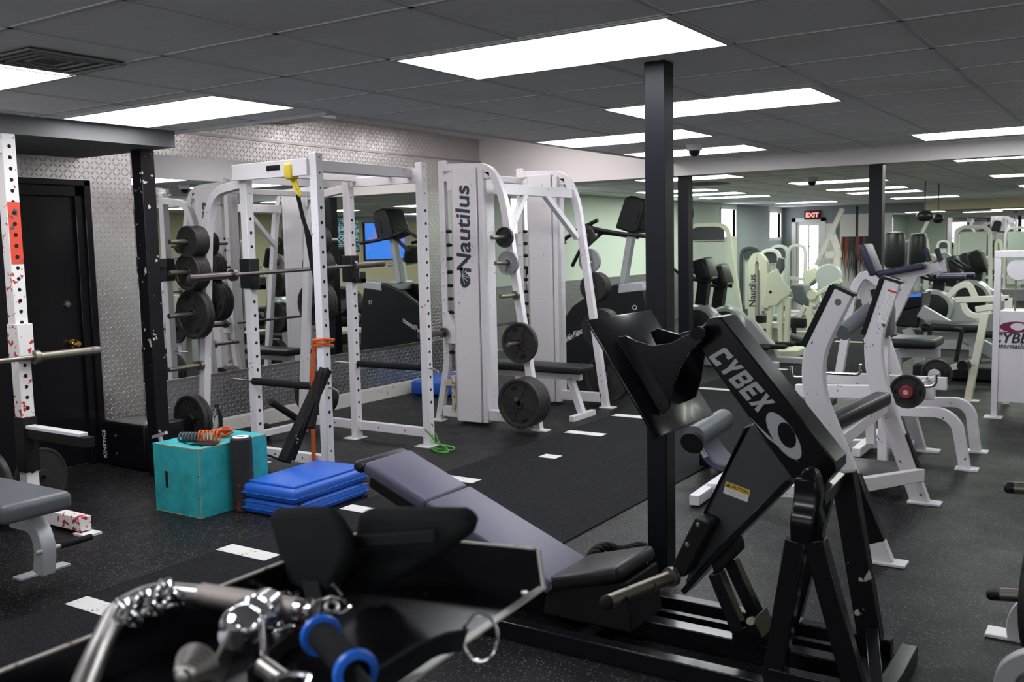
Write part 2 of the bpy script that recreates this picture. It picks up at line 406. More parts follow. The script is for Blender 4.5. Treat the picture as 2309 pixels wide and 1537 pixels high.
# other walls
b = MB(); b.box((XL - .2, YB - .2, 0), (XR, YB, CEIL)); struct('wall_back', b, 'wallwhite')
b = MB(); b.box((XR, YB, 0), (XR + .2, YM, CEIL)); struct('wall_right', b, 'wallwhite')
b = MB(); b.box((XR, YM, 0), (XR + .2, YF, CEIL)); struct('wall_right_rear', b, 'tan')
b = MB(); b.box((XG - .1, YM, 0), (XL - .03, YM + .12, 2.4)); struct('wall_return', b, 'greenwall')
# green wall with three high windows
wins = [(12.1, 12.95, 1.72, 2.25), (16.9, 17.7, 1.62, 2.25), (20.6, 21.5, 1.62, 2.25), (23.9, 24.75, 1.58, 2.22)]
b = MB(); b.box((XG - .2, YM, 0), (XG, YF, 1.58)); b.box((XG - .2, YM, 2.25), (XG, YF, CEIL + .05))
ys = [YM] + [v for q in wins for v in q[:2]] + [YF]
for i in range(0, len(ys), 2): b.box((XG - .2, ys[i], 1.58), (XG, ys[i + 1], 2.25))
for q in wins: b.box((XG - .2, q[0], 1.58), (XG, q[1], q[2]))
struct('wall_window_side', b, 'greenwall')
b = MB(); b.box((XG, 21.62, .0), (XG + .006, 23.8, CEIL)); b.box((XG, 24.85, 0), (XG + .006, YF, CEIL)); b.box((XG, 23.8, 0), (XG + .006, 24.85, 1.5)); struct('trim_15', b, 'bluewall')
for i, (y0, y1, z0, z1) in enumerate(wins):
    f = MB(); t = .05
    for a in (((y0 - t, z0 - t), (y0, z1)), ((y1, z0 - t), (y1 + t, z1)), ((y0, z0 - t), (y1, z0)), ((y0 - t, z1 - .02), (y1 + t, z1 + .03))): f.box((XG - .06, a[0][0], a[0][1]), (XG + .02, a[1][0], a[1][1]))
    o = f.build('window_%d' % (i + 1), 'wallwhite'); o['kind'] = 'structure'
    MB().box((XG - .12, y0, z0), (XG - .1, y1, z1)).build('pane', 'window', o)
b = MB(); b.box((XG, YM + .12, .02), (XG + .012, 20.5, .92)); b.box((XG, YM + .12, .92), (XG + .02, 20.5, .94)); struct('trim_12', b, 'treadlow')
# far wall, door, mirror
b = MB(); b.box((XG - .2, YF, 0), (-7.62, YF + .2, CEIL)); b.box((-7.62, YF, 1.98), (-6.98, YF + .2, CEIL)); b.box((-6.98, YF, 0), (XR, YF + .2, CEIL)); struct('wall_far', b, 'greywall')
b = MB(); b.box((-7.72, YF - .03, 0), (-7.62, YF + .02, 2.06)); b.box((-6.98, YF - .03, 0), (-6.86, YF + .02, 2.06)); b.box((-7.72, YF - .03, 1.96), (-6.86, YF + .02, 2.06)); struct('trim_13', b, 'wallwhite')
f = MB()
for x0, x1, z0, z1 in ((-7.62, -7.54, 0, 1.96), (-7.06, -6.98, 0, 1.96), (-7.54, -7.06, 0, .25), (-7.54, -7.06, 1.86, 1.96), (-7.32, -7.28, .25, 1.86), (-7.54, -7.06, .78, .8), (-7.54, -7.06, 1.32, 1.34)): f.box((x0, YF + .04, z0), (x1, YF + .09, z1))
o = f.build('door_2', 'wallwhite'); o['kind'] = 'structure'; MB().box((-7.54, YF + .1, .25), (-7.06, YF + .11, 1.86)).build('pane', 'window', o)
o = MB().box((-6.85, YF - .04, .3), (-6.6, YF - .01, 1.9)).build('poster_board', 'wallwhite'); tag(o, 'pale panel standing beside the glazed exit door', 'board')
o = MB().box((-5.25, YF - .03, .25), (XR - .05, YF - .01, 2.12)).build('wall_mirror', 'mirror'); tag(o, 'wide mirror covering the right part of the far wall', 'mirror')
b = MB(); b.box((-6.5, YF - .02, .0), (-5.25, YF - .005, 2.12)); struct('trim_14', b, 'wallwhite')
b = MB(); b.box((-4.4, YF - .7, 2.13), (XR, YF, CEIL)); struct('bulkhead_far', b, 'tan')
# ---- ceiling lights
def fixture(x0, x1, y0, y1, lm, label, group):
    at = ((x0 + x1) / 2, (y0 + y1) / 2, CEIL); t = thing('ceiling_light', label, 'ceiling light', at, group)
    f = MB(); e = .022; z0 = CEIL - .010
    for a, c in (((x0, y0), (x1, y0 + e)), ((x0, y1 - e), (x1, y1)), ((x0, y0 + e), (x0 + e, y1 - e)), ((x1 - e, y0 + e), (x1, y1 - e))): f.box((a[0], a[1], z0), (c[0], c[1], CEIL + .0))
    f.build('frame', 'tbar', t)
    MB().box((x0 + e, y0 + e, CEIL - .007), (x1 - e, y1 - e, CEIL - .005)).build('diffuser', lm, t)
    return t
fr = [(-2.74, -1.45, 3.26, 3.905, 'large lit fluorescent panel over the front column, nearest to the camera'),
      (-5.38, -4.03, 3.38, 4.0, 'lit fluorescent panel above the left black column and teal box'),
      (-5.29, -4.00, 1.97, 2.65, 'lit fluorescent panel cut by the left edge, beside the square air vent'),
      (-2.78, -1.51, 5.23, 5.90, 'lit fluorescent panel partly behind the front column, second one back'),
      (-4.06, -2.80, 6.53, 7.17, 'lit fluorescent panel along the white wall edge above the tall white machine'),
      (-4.03, -2.86, 7.98, 8.62, 'lit fluorescent panel behind the white dome camera'),
      (-1.62, -.33, 8.2, 8.84, 'lit fluorescent panel cut by the right edge in front of the beam')]
for a in fr: fixture(*a[:4], 'lamp', a[4], 'fluorescent panels in the front ceiling')
for a in [(2.4, 3.69, 2.6, 3.26), (.48, 1.77, 5.2, 5.84), (-2.74, -1.45, .0, .645), (2.4, 3.69, 7.8, 8.42)]:
    fixture(*a, 'lamp', 'lit fluorescent panel outside the view in the front ceiling', 'fluorescent panels in the front ceiling outside the view')
for x0, x1, y0, y1, lb in ((-5.75, -4.6, 7.1, 7.6, 'lit panel in the raised recess above the smith machine'), (-5.75, -4.5, 8.25, 8.8, 'added lit panel in the raised recess close to the beam'), (-5.75, -4.6, 4.40, 4.95, 'lit panel in the raised recess above the power rack'), (-5.6, -4.6, 5.45, 5.95, 'lit panel in the raised recess nearer the smith machine')):  # the panel close to the beam is added to brighten its face
    q = fixture(x0, x1, y0, y1, 'lampr', lb, 'panels in the raised recess'); q.location.z += .405
# added glowing panes in window frames behind the camera, unseen fill light
for i, (a, c) in enumerate((((-6.0, YB, .9), (-3.2, YB, 2.2)), ((-2.6, YB, .9), (.2, YB, 2.2)), ((.8, YB, .9), (3.6, YB, 2.2)))):
    f = MB(); t_ = .05
    for q in (((a[0] - t_, YB, a[2] - t_), (a[0], YB + .03, c[2] + t_)), ((c[0], YB, a[2] - t_), (c[0] + t_, YB + .03, c[2] + t_)), ((a[0], YB, a[2] - t_), (c[0], YB + .03, a[2])), ((a[0], YB, c[2]), (c[0], YB + .03, c[2] + t_))): f.box(*q)
    o = f.build('window_%d' % (i + 5), 'tbar'); o['kind'] = 'structure'; MB().box((a[0], YB + .004, a[2]), (c[0], YB + .01, c[2])).build('pane', 'fillpane', o)
bk = [(-5.62, -4.33, 11.45, 12.1, 'lit panel just behind the beam, seen right of the front column'),
      (-7.0, -5.75, 14.3, 14.9, 'greenish lit panel straddling the front column behind the beam'),
      (-7.1, -5.82, 15.75, 16.35, 'long thin lit panel above the wall clock'),
      (-7.15, -5.9, 17.3, 17.9, 'lowest lit panel of the group above the wall clock'),
      (-4.4, -3.1, 13.95, 14.6, 'lit yellowish panel behind the small black dome camera'),
      (-4.55, -3.32, 16.45, 17.1, 'middle one of three lit panels crossed by the rear column'),
      (-4.65, -3.4, 18.15, 18.8, 'farthest of three lit panels crossed by the rear column'),
      (-1.87, -.58, 14.7, 15.35, 'lit panel at the right edge behind the beam'),
      ]
for a in bk: fixture(*a[:4], 'lampb', a[4], 'fluorescent panels in the rear ceiling')
for a in [(1.0, 2.3, 11.5, 12.15), (1.0, 2.3, 15, 15.65), (1.0, 2.3, 18.4, 19.05), (-1.8, -.5, 11.0, 11.65), (-1.87, -.58, 18.2, 18.9), (-4.6, -3.3, 21.5, 22.15), (-1.87, -.58, 21.5, 22.15), (1.0, 2.3, 21.5, 22.15), (-7.1, -5.8, 21.6, 22.2)]:
    fixture(*a, 'lampb', 'lit panel deeper in the rear ceiling, seen only in a mirror', 'rear ceiling panels seen at most in a mirror')
# ---- columns
def column(x, y, s, ztop, label, mt='cblack2', wear=None):
    t = MB(); t.box((x - s / 2, y - s / 2, 0), (x + s / 2, y + s / 2, ztop)); o = t.build('steel_column', mt, None, (x, y, 0), .004)
    tag(o, label, 'column', 'black steel columns'); return o
column(-1.875, 4.10, .10, CEIL, 'tall black square steel column in front of the ceiling lights, nearest the camera')
column(-5.72, 4.19, .105, CEIL, 'black square column with chipped paint beside the teal box', 'cblack')
column(-2.12, 9.42, .12, 2.21, 'black square column under the beam at the right rear')
column(-4.02, 9.42, .12, 2.21, 'black square column under the beam hidden behind the front column, seen in the left mirror')
# ================================================================ weight plates
_pl = {}
def plate(c, ax, r, th, label, group=None, m='iron', style='spoke', spin=0., word=None):
    """disc centred at c, facing along ax"""
    key = (round(r, 3), round(th, 3), m, style, word)
    if key not in _pl:
        b = MB(); h = th / 2
        if style == 'spoke':
            prof = [(.027, h * .95), (r * .20, h * .95), (r * .22, h * .4), (r * .82, h * .35), (r * .86, h * .9), (r * .97, h), (r, h * .7), (r, -h * .7), (r * .97, -h), (r * .86, -h * .9), (r * .82, -h * .35), (r * .22, -h * .4), (r * .20, -h * .95), (.027, -h * .95)]
        elif style == 'flat':
            prof = [(.027, h), (r * .3, h), (r * .32, h * .75), (r * .9, h * .75), (r * .92, h), (r * .985, h), (r, h * .8), (r, -h * .8), (r * .985, -h), (r * .3, -h), (.027, -h)]
        else:
            prof = [(.027, h), (r * .93, h), (r, h * .6), (r, -h * .6), (r * .93, -h), (.027, -h)]
        prof.append(prof[0])
        b.lathe(prof, (0, 0, 0), (0, 1, 0), 44)
        if style == 'spoke':
            for k in range(4):
                a = math.radians(45 + 90 * k); d = V((math.cos(a), 0, math.sin(a)))
                for s in (-1, 1): b.bar(d * (r * .2) + V((0, s * h * .45, 0)), d * (r * .84) + V((0, s * h * .45, 0)), h * .5, r * .06, (0, 1, 0))
            b.mi = 1
            for k in (0, 2):
                a = math.radians(90 * k + 0); d = V((math.cos(a), 0, math.sin(a)))
                b.rbox(d * (r * .68), (r * .16, th * .82, r * .30), r * .06)
        o = b.build('weight_plate', [m, 'hole']); me = o.data; D.objects.remove(o)
        hb = MB(); hb.lathe([(.026, h * 1.02), (.040, h * 1.02), (.043, h * .8), (.043, -h * .8), (.040, -h * 1.02), (.026, -h * 1.02), (.026, h * 1.02)], (0, 0, 0), (0, 1, 0), 28)
        q = hb.build('hub', m); hm = q.data; D.objects.remove(q); lm = None
        if word:
            t = text('lettering', word, (0, h * .42, -r * .52), (-1, 0, 0), (0, 0, 1), r * .27, 'decal_black', None, .0015, bold=.02); lm = t.data; D.objects.remove(t)
        _pl[key] = (me, hm, lm)
    me = _pl[key]
    ax = V(ax).normalized()
    q = V((0, 1, 0)).rotation_difference(ax); R = q.to_matrix() @ Matrix.Rotation(spin, 3, 'Y')
    o = D.objects.new('weight_plate', me[0]); COL.objects.link(o); o.matrix_world = Matrix.Translation(V(c)) @ R.to_4x4(); o['_at'] = (0, 0, 0)
    tag(o, label, 'weight plate', group)
    hb = D.objects.new('hub', me[1]); COL.objects.link(hb); hb.parent = o
    if me[2]: lt = D.objects.new('lettering', me[2]); COL.objects.link(lt); lt.parent = o
    return o
def pegstack(c, ax, specs, where, group, m='iron'):
    """plates threaded on a peg from c outward along ax: specs (radius, thickness, style, material)"""
    p = V(c); ax = V(ax).normalized(); n = len(specs)
    for i, (r, th, st, mm) in enumerate(specs):
        pos = 'alone' if n == 1 else ('innermost' if i == 0 else ('outermost' if i == n - 1 else ('second in' if i == n - 2 else ['','second','third','fourth','fifth'][i] )))
        if n > 1 and i == n - 2 and i > 0: pos = 'last but one'
        q = p + ax * (th / 2); kind = 'silver' if mm == 'iron2' else 'dark iron'
        plate(q, ax, r, th * .93, '%s %s plate, %s %s' % ('large' if r > .19 else ('medium' if r > .11 else 'small'), kind, pos, where), group, mm, st, spin=random.uniform(0, 6), word=('IGX' if r > .16 and st == 'spoke' else None) if i == n - 1 else None)
        p = p + ax * th
def holes(b, x, y, z0, z1, step, r, face, mi=1):
    """row of drilled holes shown as thin dark discs on a face; face is the outward axis with half width"""
    old = b.mi; b.mi = mi; z = z0
    while z <= z1:
        o = V((x, y, z)) + V(face[0]) * face[1]; b.lathe([(0, .0012), (r, .0012), (r, -.002)], o, face[0], 16); z += step
    b.mi = old
# ================================================================ power rack
def power_rack():
    FX, RX, YA, YC = -4.63, -5.36, 5.83, 4.72; T = .065
    t = thing('power_rack', 'tall white power rack with drilled uprights in front of the wall mirror', 'power rack', (-5.0, 5.27, 0))
    for x, y, z, in ((FX, YA, 2.18), (FX, YC, 2.18), (RX, YA - .02, 2.09), (RX, YC + .04, 2.12)):
        b = MB(); b.box((x - T / 2, y - T / 2, .006), (x + T / 2, y + T / 2, z))
        holes(b, x, y, .35 if x == FX else .30, 1.83, .098, .0125, ((1, 0, 0), T / 2)); 
        holes(b, x, y, 1.95, 2.15, .10, .007, ((1, 0, 0), T / 2)); holes(b, x, y, .09, .2, .09, .008, ((1, 0, 0), T / 2))
        b.build('upright', ['white', 'hole'], t, bevel=.004)
        MB().box((x - .09, y - .075, 0), (x + .05, y + .075, .008)).build('foot_plate', 'white', t, bevel=.002)
    # top: wide front-to-back beams and a wide side beam with a slot badge
    for y in (YA, YC + .0):
        b = MB(); b.box((RX - .04, y - .02, 2.06), (FX - T / 2, y + .02, 2.13)); b.build('top_rail', 'white', t, bevel=.003)
    for x, z in ((FX - .09, 2.10), (RX + .08, 2.10)):
        b = MB(); b.box((x - .02, YC - .03, z - .03), (x + .02, YA + .03, z + .045)); b.build('cross_member', 'white', t, bevel=.003)
    b = MB(); b.cyl((FX - .28, YC, 2.10), (FX - .28, YA, 2.10), .017); b.build('pull_up_bar', 'white2', t)
    # the wide beam on the camera side, with its black slot
    b = MB(); b.box((RX - .03, YC - .055, 2.035), (FX - T / 2, YC - .03, 2.145)); bm_ = b.build('side_panel_beam', 'white', t, bevel=.003)
    q = MB(); q.rbox(((RX + FX) / 2 + .02, YC - .056, 2.10), (.13, .006, .035), .015); q.build('slot_badge', 'mblack', t)
    b = MB(); b.box((RX - .03, YA - .03, 2.03), (FX - T / 2, YA - .005, 2.10)); b.build('side_beam', 'white', t, bevel=.003)
    # bottom rails along the sides
    for y in (YA, YC):
        b = MB(); b.box((-5.95, y - .025, .075), (FX - T / 2, y + .025, .145)); 
        b.mi = 1
        for x in (-4.85, -5.12, -5.6): b.lathe([(0, .001), (.008, .001), (.008, -.002)], (x, y - .025, .11), (0, -1, 0), 12)
        b.build('bottom_rail', ['white', 'hole'], t, bevel=.003)
    MB().box((-5.95, YC, .05), (-5.9, YA, .10)).build('bottom_rail', 'white', t, bevel=.003)
    # curved plate storage posts
    for y in (YC + .05, YA - .02):
        pts = fillet([(RX - .02, y, 2.02), (-5.70, y, 1.98), (-5.80, y, 1.75), (-5.98, y, .0)], .2, 8)
        b = MB(); b.strip(pts, .06, .06, (0, 1, 0)); b.build('storage_post', 'white', t, bevel=.003)
        s = -1 if y < 5.2 else 1
        for z in (1.62, 1.40, 1.09, .70, .30):
            x = -5.80 - .18 * (1.75 - z) / 1.75
            p = MB(); p.lathe([(0, .30), (.018, .30), (.018, .03), (.036, .03), (.036, 0)], (x, y + s * .03, z), (0, s, 0), 20); p.build('plate_peg', 'hornsteel', t)
            if y < 5.2:
                sp = {1.62: [(.115, .024, 'flat', 'iron')] * 5, 1.40: [(.135, .03, 'flat', 'iron')] * 3 + [(.135, .03, 'spoke', 'iron')], 1.09: [(.185, .035, 'spoke', 'iron')] * 2, .30: [(.185, .04, 'spoke', 'iron')] * 2}.get(z)
                hn = {1.62: 'on top peg, power rack left side', 1.40: 'on second peg, power rack left side', 1.09: 'on third peg, power rack left side', .30: 'low behind the teal box'}.get(z)
            else:
                sp = {1.62: [(.115, .03, 'flat', 'iron')] * 3, 1.40: [(.14, .03, 'flat', 'iron')] * 4, 1.09: [(.185, .04, 'spoke', 'iron')] * 3, .30: [(.185, .042, 'flat', 'iron')] * 4}.get(z)
                hn = {1.62: 'on top peg, power rack far side', 1.40: 'on second peg, power rack far side', 1.09: 'on third peg, power rack far side', .30: 'low behind the orange band'}.get(z)
            if sp: pegstack((x, y + s * .066, z), (0, s, 0), sp, hn, 'plates stored on the power rack')
    # j hooks
    for y in (YC + .04, YA - .02):
        b = MB(); X = RX + T / 2; z = 1.36
        b.box((X - .09, y - .045, z - .08), (X + .02, y + .045, z + .13)); b.box((X, y - .03, z - .09), (X + .10, y + .03, z - .05)); b.box((X + .085, y - .03, z - .09), (X + .10, y + .03, z + .0))
        b.build('bar_hook', 'plastic', t, bevel=.006)
    # safety bars
    for y in (YC + .0, YA - .01):
        b = MB(); b.cyl((RX + .03, y, .615), (FX - .03, y, .615), .026, seg=20); b.build('safety_bar', 'rubber', t)
        q = MB(); q.tube(fillet([(FX - .0, y, .615), (FX + .07, y, .615), (FX + .12, y, .595), (FX + .12, y, .575)], .03), .006, 8); q.build('bar_pin', 'steel', t); MB().tube([(RX, y, .615), (RX - .22, y, .62)], .006, 8).build('bar_pin', 'steel', t)
    return t
power_rack()
def barbell(c, ax, L_, sl, label, m1='darksteel', r=.014, R=.025, name='barbell', m2=None):
    ax = V(ax).normalized(); c = V(c); t = thing(name, label, 'barbell', c); h = L_ / 2
    MB().cyl(c - ax * (h - sl), c + ax * (h - sl), r).build('shaft', m1, t)
    for s in (-1, 1):
        a = ax * s; MB().lathe([(0, sl), (R * .6, sl), (R * .62, sl - .004), (R, sl - .004), (R, .03), (R * 1.7, .03), (R * 1.7, .0), (0, 0)], c + a * (h - sl), a, 24).build('sleeve', m2 or m1, t)
    return t
barbell((-5.29, 5.16, 1.395), (-.045, 1, .02), 2.05, .40, 'dark olympic barbell racked on the black hooks of the power rack')
# yellow strap trainer hanging from the top beam
t = thing('suspension_strap', 'yellow and black suspension strap hanging from the top beam of the power rack', 'strap trainer', (-4.86, 4.80, 2.0))
b = MB(); b.rbox((-4.83, 4.69, 2.07), (.07, .09, .11), .02); b.tube(fillet([(-4.86, 4.72, 2.02), (-4.80, 4.70, 1.93), (-4.78, 4.72, 1.90), (-4.84, 4.72, 2.04)], .03), .012, 8); b.build('anchor_wrap', 'yellow', t)
b = MB(); b.strip([(-4.80, 4.71, 1.92), (-4.77, 4.72, 1.75), (-4.74, 4.75, 1.62), (-4.75, 4.80, 1.2)], .03, .008, (0, 1, 0)); b.strip([(-4.82, 4.73, 1.90), (-4.79, 4.76, 1.7), (-4.77, 4.79, 1.4)], .03, .006, (0, 1, 0)); b.build('strap', 'rubber', t)
# orange band tied round the front left upright
t = thing('resistance_band', 'orange rubber band tied around the rack upright and hanging down to the floor', 'resistance band', (-4.68, 4.70, 0))
b = MB()
for k in range(3):
    z = .90 + .018 * k; s = .042 + .004 * k; q = [(-4.63 - s, 4.72 - s), (-4.63 + s, 4.72 - s), (-4.63 + s, 4.72 + s), (-4.63 - s, 4.72 + s)]
    b.tube([(x, y, z + .012 * ((i + k) % 2)) for i, (x, y) in enumerate(q)], .009, 8, True)
b.build('knot_loops', 'orange', t)
b = MB(); b.strip([(-4.69, 4.70, .92), (-4.70, 4.68, .75), (-4.715, 4.68, .4), (-4.71, 4.66, .02)], .028, .008, (.5, 1, 0)); b.build('hanging_end', 'orange', t)
# green band at the foot of the front right upright
p = lambda x, y, z=.012: G(x, y, z)
b = MB(); pts = fillet([onX(958, 968, -4.58), onX(975, 985, -4.56), p(985, 1000), p(1026, 1008), p(1022, 1016), p(995, 1013), p(968, 1008), p(985, 1018), p(1012, 1020), p(1010, 1012), p(990, 1000, .03), onX(982, 975, -4.56)], .05, 5)
b.tube(pts, .007, 8, flat=.5); tag(b.build('resistance_band', 'green', None, p(985, 1005, 0)), 'green looped band lying at the foot of the right front rack upright', 'resistance band')
# ================================================================ smith machine
def smith():
    t = thing('smith_machine', 'tall white smith machine with dark lettering on its left column', 'smith machine', (-4.8, 7.3, 0))
    for y0, y1, nm in ((6.70, 6.97, 1), (7.92, 8.17, 0)):
        x0, x1 = -5.04, -4.74; c = .05
        b = MB(); b.prism([(x0 + c, y0, .03), (x1, y0, .03), (x1, y1, .03), (x0, y1, .03), (x0, y0 + c, .03)], (0, 0, 2.17))
        o = b.build('weight_shroud', 'white', t, bevel=.004)
        if nm:
            q = text('lettering', 'Nautilus', (x0 + c + .115, y0 - .002, onY(1068, 517, y0).z), (0, 0, 1), (-1, 0, 0), .205, 'decal_navy', o, .0012, bold=.018, shear=.12, sx=1.08); q['label'] = 'dark upright lettering reading Nautilus'
            s = MB(); cc = V((x0 + c + .115, y0 - .002, onY(1066, 632, y0).z)); ring = []
            for k in range(24):
                a = 2 * PI * k / 24; rr = .062 * (1 + .05 * math.cos(3 * a)); ring.append(cc + V((math.cos(a) * rr * .85, 0, math.sin(a) * rr)))
            s.prism(ring, (0, -.0012, 0)); s.prism([cc + V((.02, 0, .05)), cc + V((-.02, 0, .11)), cc + V((-.05, 0, .10)), cc + V((-.04, 0, .04))], (0, -.0012, 0))
            s.mi = 1
            for k in range(6): a = -1.2 + k * .5; s.bar(cc + V((-.03, -.0016, .04)), cc + V((-.03 + .075 * math.cos(a), -.0016, .04 + .075 * math.sin(a))), .001, .003, (0, 1, 0))
            s.build('shell_emblem', ['decal_navy', 'decal_white'], o)
        MB().box((x1 + .012, y0 + .01, .03), (x1 + .06, y0 + .07, 2.18)).build('guide_post', 'white2', t, bevel=.003)
    for k, (y, feet) in enumerate(((6.76, -4.20), (8.0, -4.22))):
        # slanted front arm bent over at the top
        top = [(-5.12, y, 2.22), (-4.62, y, 2.20), (-4.50, y, 1.95), (feet, y, .0)]
        b = MB(); b.strip(fillet(top, .14, 8), .06, .065, (0, 1, 0)); b.build('front_arm', 'white', t, bevel=.004)
        MB().box((feet - .05, y - .05, 0), (feet + .09, y + .05, .012)).build('foot_plate', 'white', t, bevel=.002)
        MB().box((-5.18, y - .03, .05), (feet - .03, y + .03, .14)).build('bottom_rail', 'white', t, bevel=.004)
        # rear post with catch pegs
        b = MB(); b.strip(fillet([(-5.13, y, 2.28), (-5.13, y, .52), (-5.24, y, .0)], .06, 5), .05, .06, (0, 1, 0)); po = b.build('rear_post', 'white', t, bevel=.003)
        MB().box((-5.32, y - .05, 0), (-5.18, y + .05, .01)).build('foot_plate', 'white', t)
        for i in range(10):
            z = .62 + .117 * i
            q = MB(); q.lathe([(0, .05), (.012, .046), (.016, .03), (.016, 0)], (-5.10, y - .0, z), (1, 0, 0), 14); q.build('catch_peg', 'rubber', po)
            q = MB(); q.lathe([(0, .012), (.01, .008), (.012, 0)], (-5.135, y - .025, z), (0, -1, 0), 12); q.build('bolt', 'white2', po)
        b = MB()
        b.box((-5.10, y - .03, 2.10), (-4.62, y + .03, 2.16)); b.build('top_rail', 'white', t, bevel=.003)
        # storage pegs on the arm
        s = -1
        for z in (1.61, 1.40, 1.13, .74, .30):
            x = -4.5 + (feet + 4.5) * (1.95 - z) / 1.95
            q = MB(); q.lathe([(0, .24), (.017, .24), (.018, .03), (.036, .03), (.036, 0)], (x, y + s * .03 + (.06 if k else 0), z), (0, -1 if not k else 1, 0), 20); q.build('plate_peg', 'hornsteel', t)
        d = -1 if not k else 1; base = y + d * .066
        for z, sp, hn in (((1.61, [(.085, .03, 'spoke', 'iron')], 'on the top peg of the smith machine near arm'), (1.40, [(.10, .03, 'flat', 'iron2')], 'on the second peg of the smith machine near arm'),
                           (.74, [(.17, .045, 'spoke', 'iron')], 'on the fourth peg of the smith machine near arm'), (.26, [(.205, .045, 'spoke', 'iron')] * 4, 'at bottom of smith machine near arm')) if not k else
                          ((1.61, [(.09, .035, 'flat', 'iron')], 'on the top peg of the smith machine far arm'), (1.38, [(.115, .03, 'flat', 'iron2')], 'on the second peg of the smith machine far arm'),
                           (1.13, [(.14, .04, 'flat', 'iron')] * 3, 'on third peg of smith machine far arm'), (.74, [(.185, .045, 'flat', 'iron')] * 3, 'on fourth peg of smith machine far arm'), (.26, [(.225, .045, 'spoke', 'iron')] * 2, 'at bottom of smith machine far arm'))):
            x = -4.5 + (feet + 4.5) * (1.95 - z) / 1.95
            pegstack((x, base, z), (0, d, 0), sp, hn, 'plates stored on the smith machine')
        if not k:   # extra lower pegs that carry the bottom stack
            pass
    # upper cross member with braces
    b = MB(); b.box((-4.60, 6.76, 1.97), (-4.53, 8.0, 2.06)); b.build('cross_member', 'white', t, bevel=.004)
    b = MB(); b.box((-5.14, 6.76, 2.13), (-5.09, 8.0, 2.19)); b.build('rear_cross_member', 'white', t, bevel=.004)
    for a, c in (((-4.56, 7.20, 2.0), (-4.50, 6.80, 1.62)), ((-4.56, 7.50, 2.0), (-4.49, 7.97, 1.60))):
        MB().bar(a, c, .05, .05, (1, 0, 0)).build('brace', 'white', t, bevel=.003)
    for y in (6.76, 8.0):
        MB().box((-5.06, y - .04, 2.02), (-4.98, y + .04, 2.17)).build('pulley_bracket', 'white2', t, bevel=.004)
    b = MB(); b.box((-5.13, 6.70, .33), (-5.02, 6.80, .38)); b.box((-5.07, 6.72, .1), (-5.03, 6.79, .42)); b.build('rusty_step_bracket', 'rust_edge', t, bevel=.003)
    MB().prism([(-5.10, 6.72, .98), (-5.02, 6.72, .86), (-4.98, 6.72, .70), (-5.12, 6.72, .70)], (0, .05, 0)).build('carriage_plate', 'white', t, bevel=.003)
    return t
smith()
o = barbell((-5.10, 7.33, .80), (0, 1, 0), 2.0, .36, 'brown steel bar carried low by the smith machine carriages', 'darksteel')
# bench inside the smith machine
def flat_bench(at, along, Lp, wp, z, label, pad='vinyl_black', fr='white2'):
    a = V(along).normalized(); s = V((-a.y, a.x, 0)); at = V(at); t = thing('flat_bench', label, 'bench', at)
    R = Matrix((a, s, V((0, 0, 1)))).transposed()
    MB().rbox(at + V((0, 0, z - .03)), (Lp, wp, .07), .022, R).build('pad', pad, t)
    MB().bar(at - a * Lp * .45 + V((0, 0, z - .10)), at + a * Lp * .45 + V((0, 0, z - .10)), .06, .06, s).build('spine', fr, t, bevel=.003)
    for q in (-.36, .36):
        c = at + a * Lp * q; MB().bar(c + V((0, 0, z - .12)), c + a * (.12 if q > 0 else -.12) + V((0, 0, .03)), .06, .06, s).build('leg', fr, t, bevel=.003)
        c += a * (.12 if q > 0 else -.12); MB().bar(c - s * .2 + V((0, 0, .025)), c + s * .2 + V((0, 0, .025)), .05, .05).build('foot_bar', fr, t, bevel=.003)
    return t
flat_bench((-4.72, 7.42, 0), (1, 0, 0), 1.25, .27, .47, 'black padded bench standing inside the white smith machine')
# ================================================================ teal box group
t = thing('plyometric_box', 'teal painted plywood box with a slot handle and worn edges', 'plyo box', (-4.72, 3.83, 0))
Rz = Matrix.Rotation(math.radians(0), 3, 'Z')
BX0, BX1, BY0, BY1, BZ = -4.965, -4.55, 3.59, 4.11, .41
b = MB(); b.box((BX0, BY0, 0), (BX1, BY1, BZ)); b.mi = 1
for q in ((BX1 - .012, BY0 - .0006, .12), (BX1 - .012, BY0 - .0006, .25), (BX1 - .012, BY0 - .0006, .36)): b.lathe([(0, .001), (.004, .001), (.004, 0)], q, (0, -1, 0), 8)
b.build('body', ['teal', 'hole'], t, bevel=.002)
b = MB(); e = .004
for q in (((BX0, BY0 - e * .3, BZ - .006), (BX1, BY0 + .004, BZ + e * .3)), ((BX1 - .004, BY0 - e * .3, 0), (BX1 + e * .3, BY0 + .004, BZ)), ((BX1 - .004, BY0, BZ - .005), (BX1 + e * .3, BY1, BZ + e * .3)), ((BX0, BY0 - e * .3, 0), (BX1, BY0 + .003, .004))): b.box(*q)
b.build('worn_edges', worn('worn_wood_edge', (.42, .30, .20), (.03, .36, .38), .50, 30, .6), t)
b = MB(); b.rbox((BX0 + .115, BY0 + .004, .20), (.030, .012, .105), .006); b.build('hand_slot', 'hole', t)
b = MB(); b.rbox((BX0 + .130, BY0 + .001, .20), (.006, .004, .105), .002); b.build('slot_edge', 'teal', t)
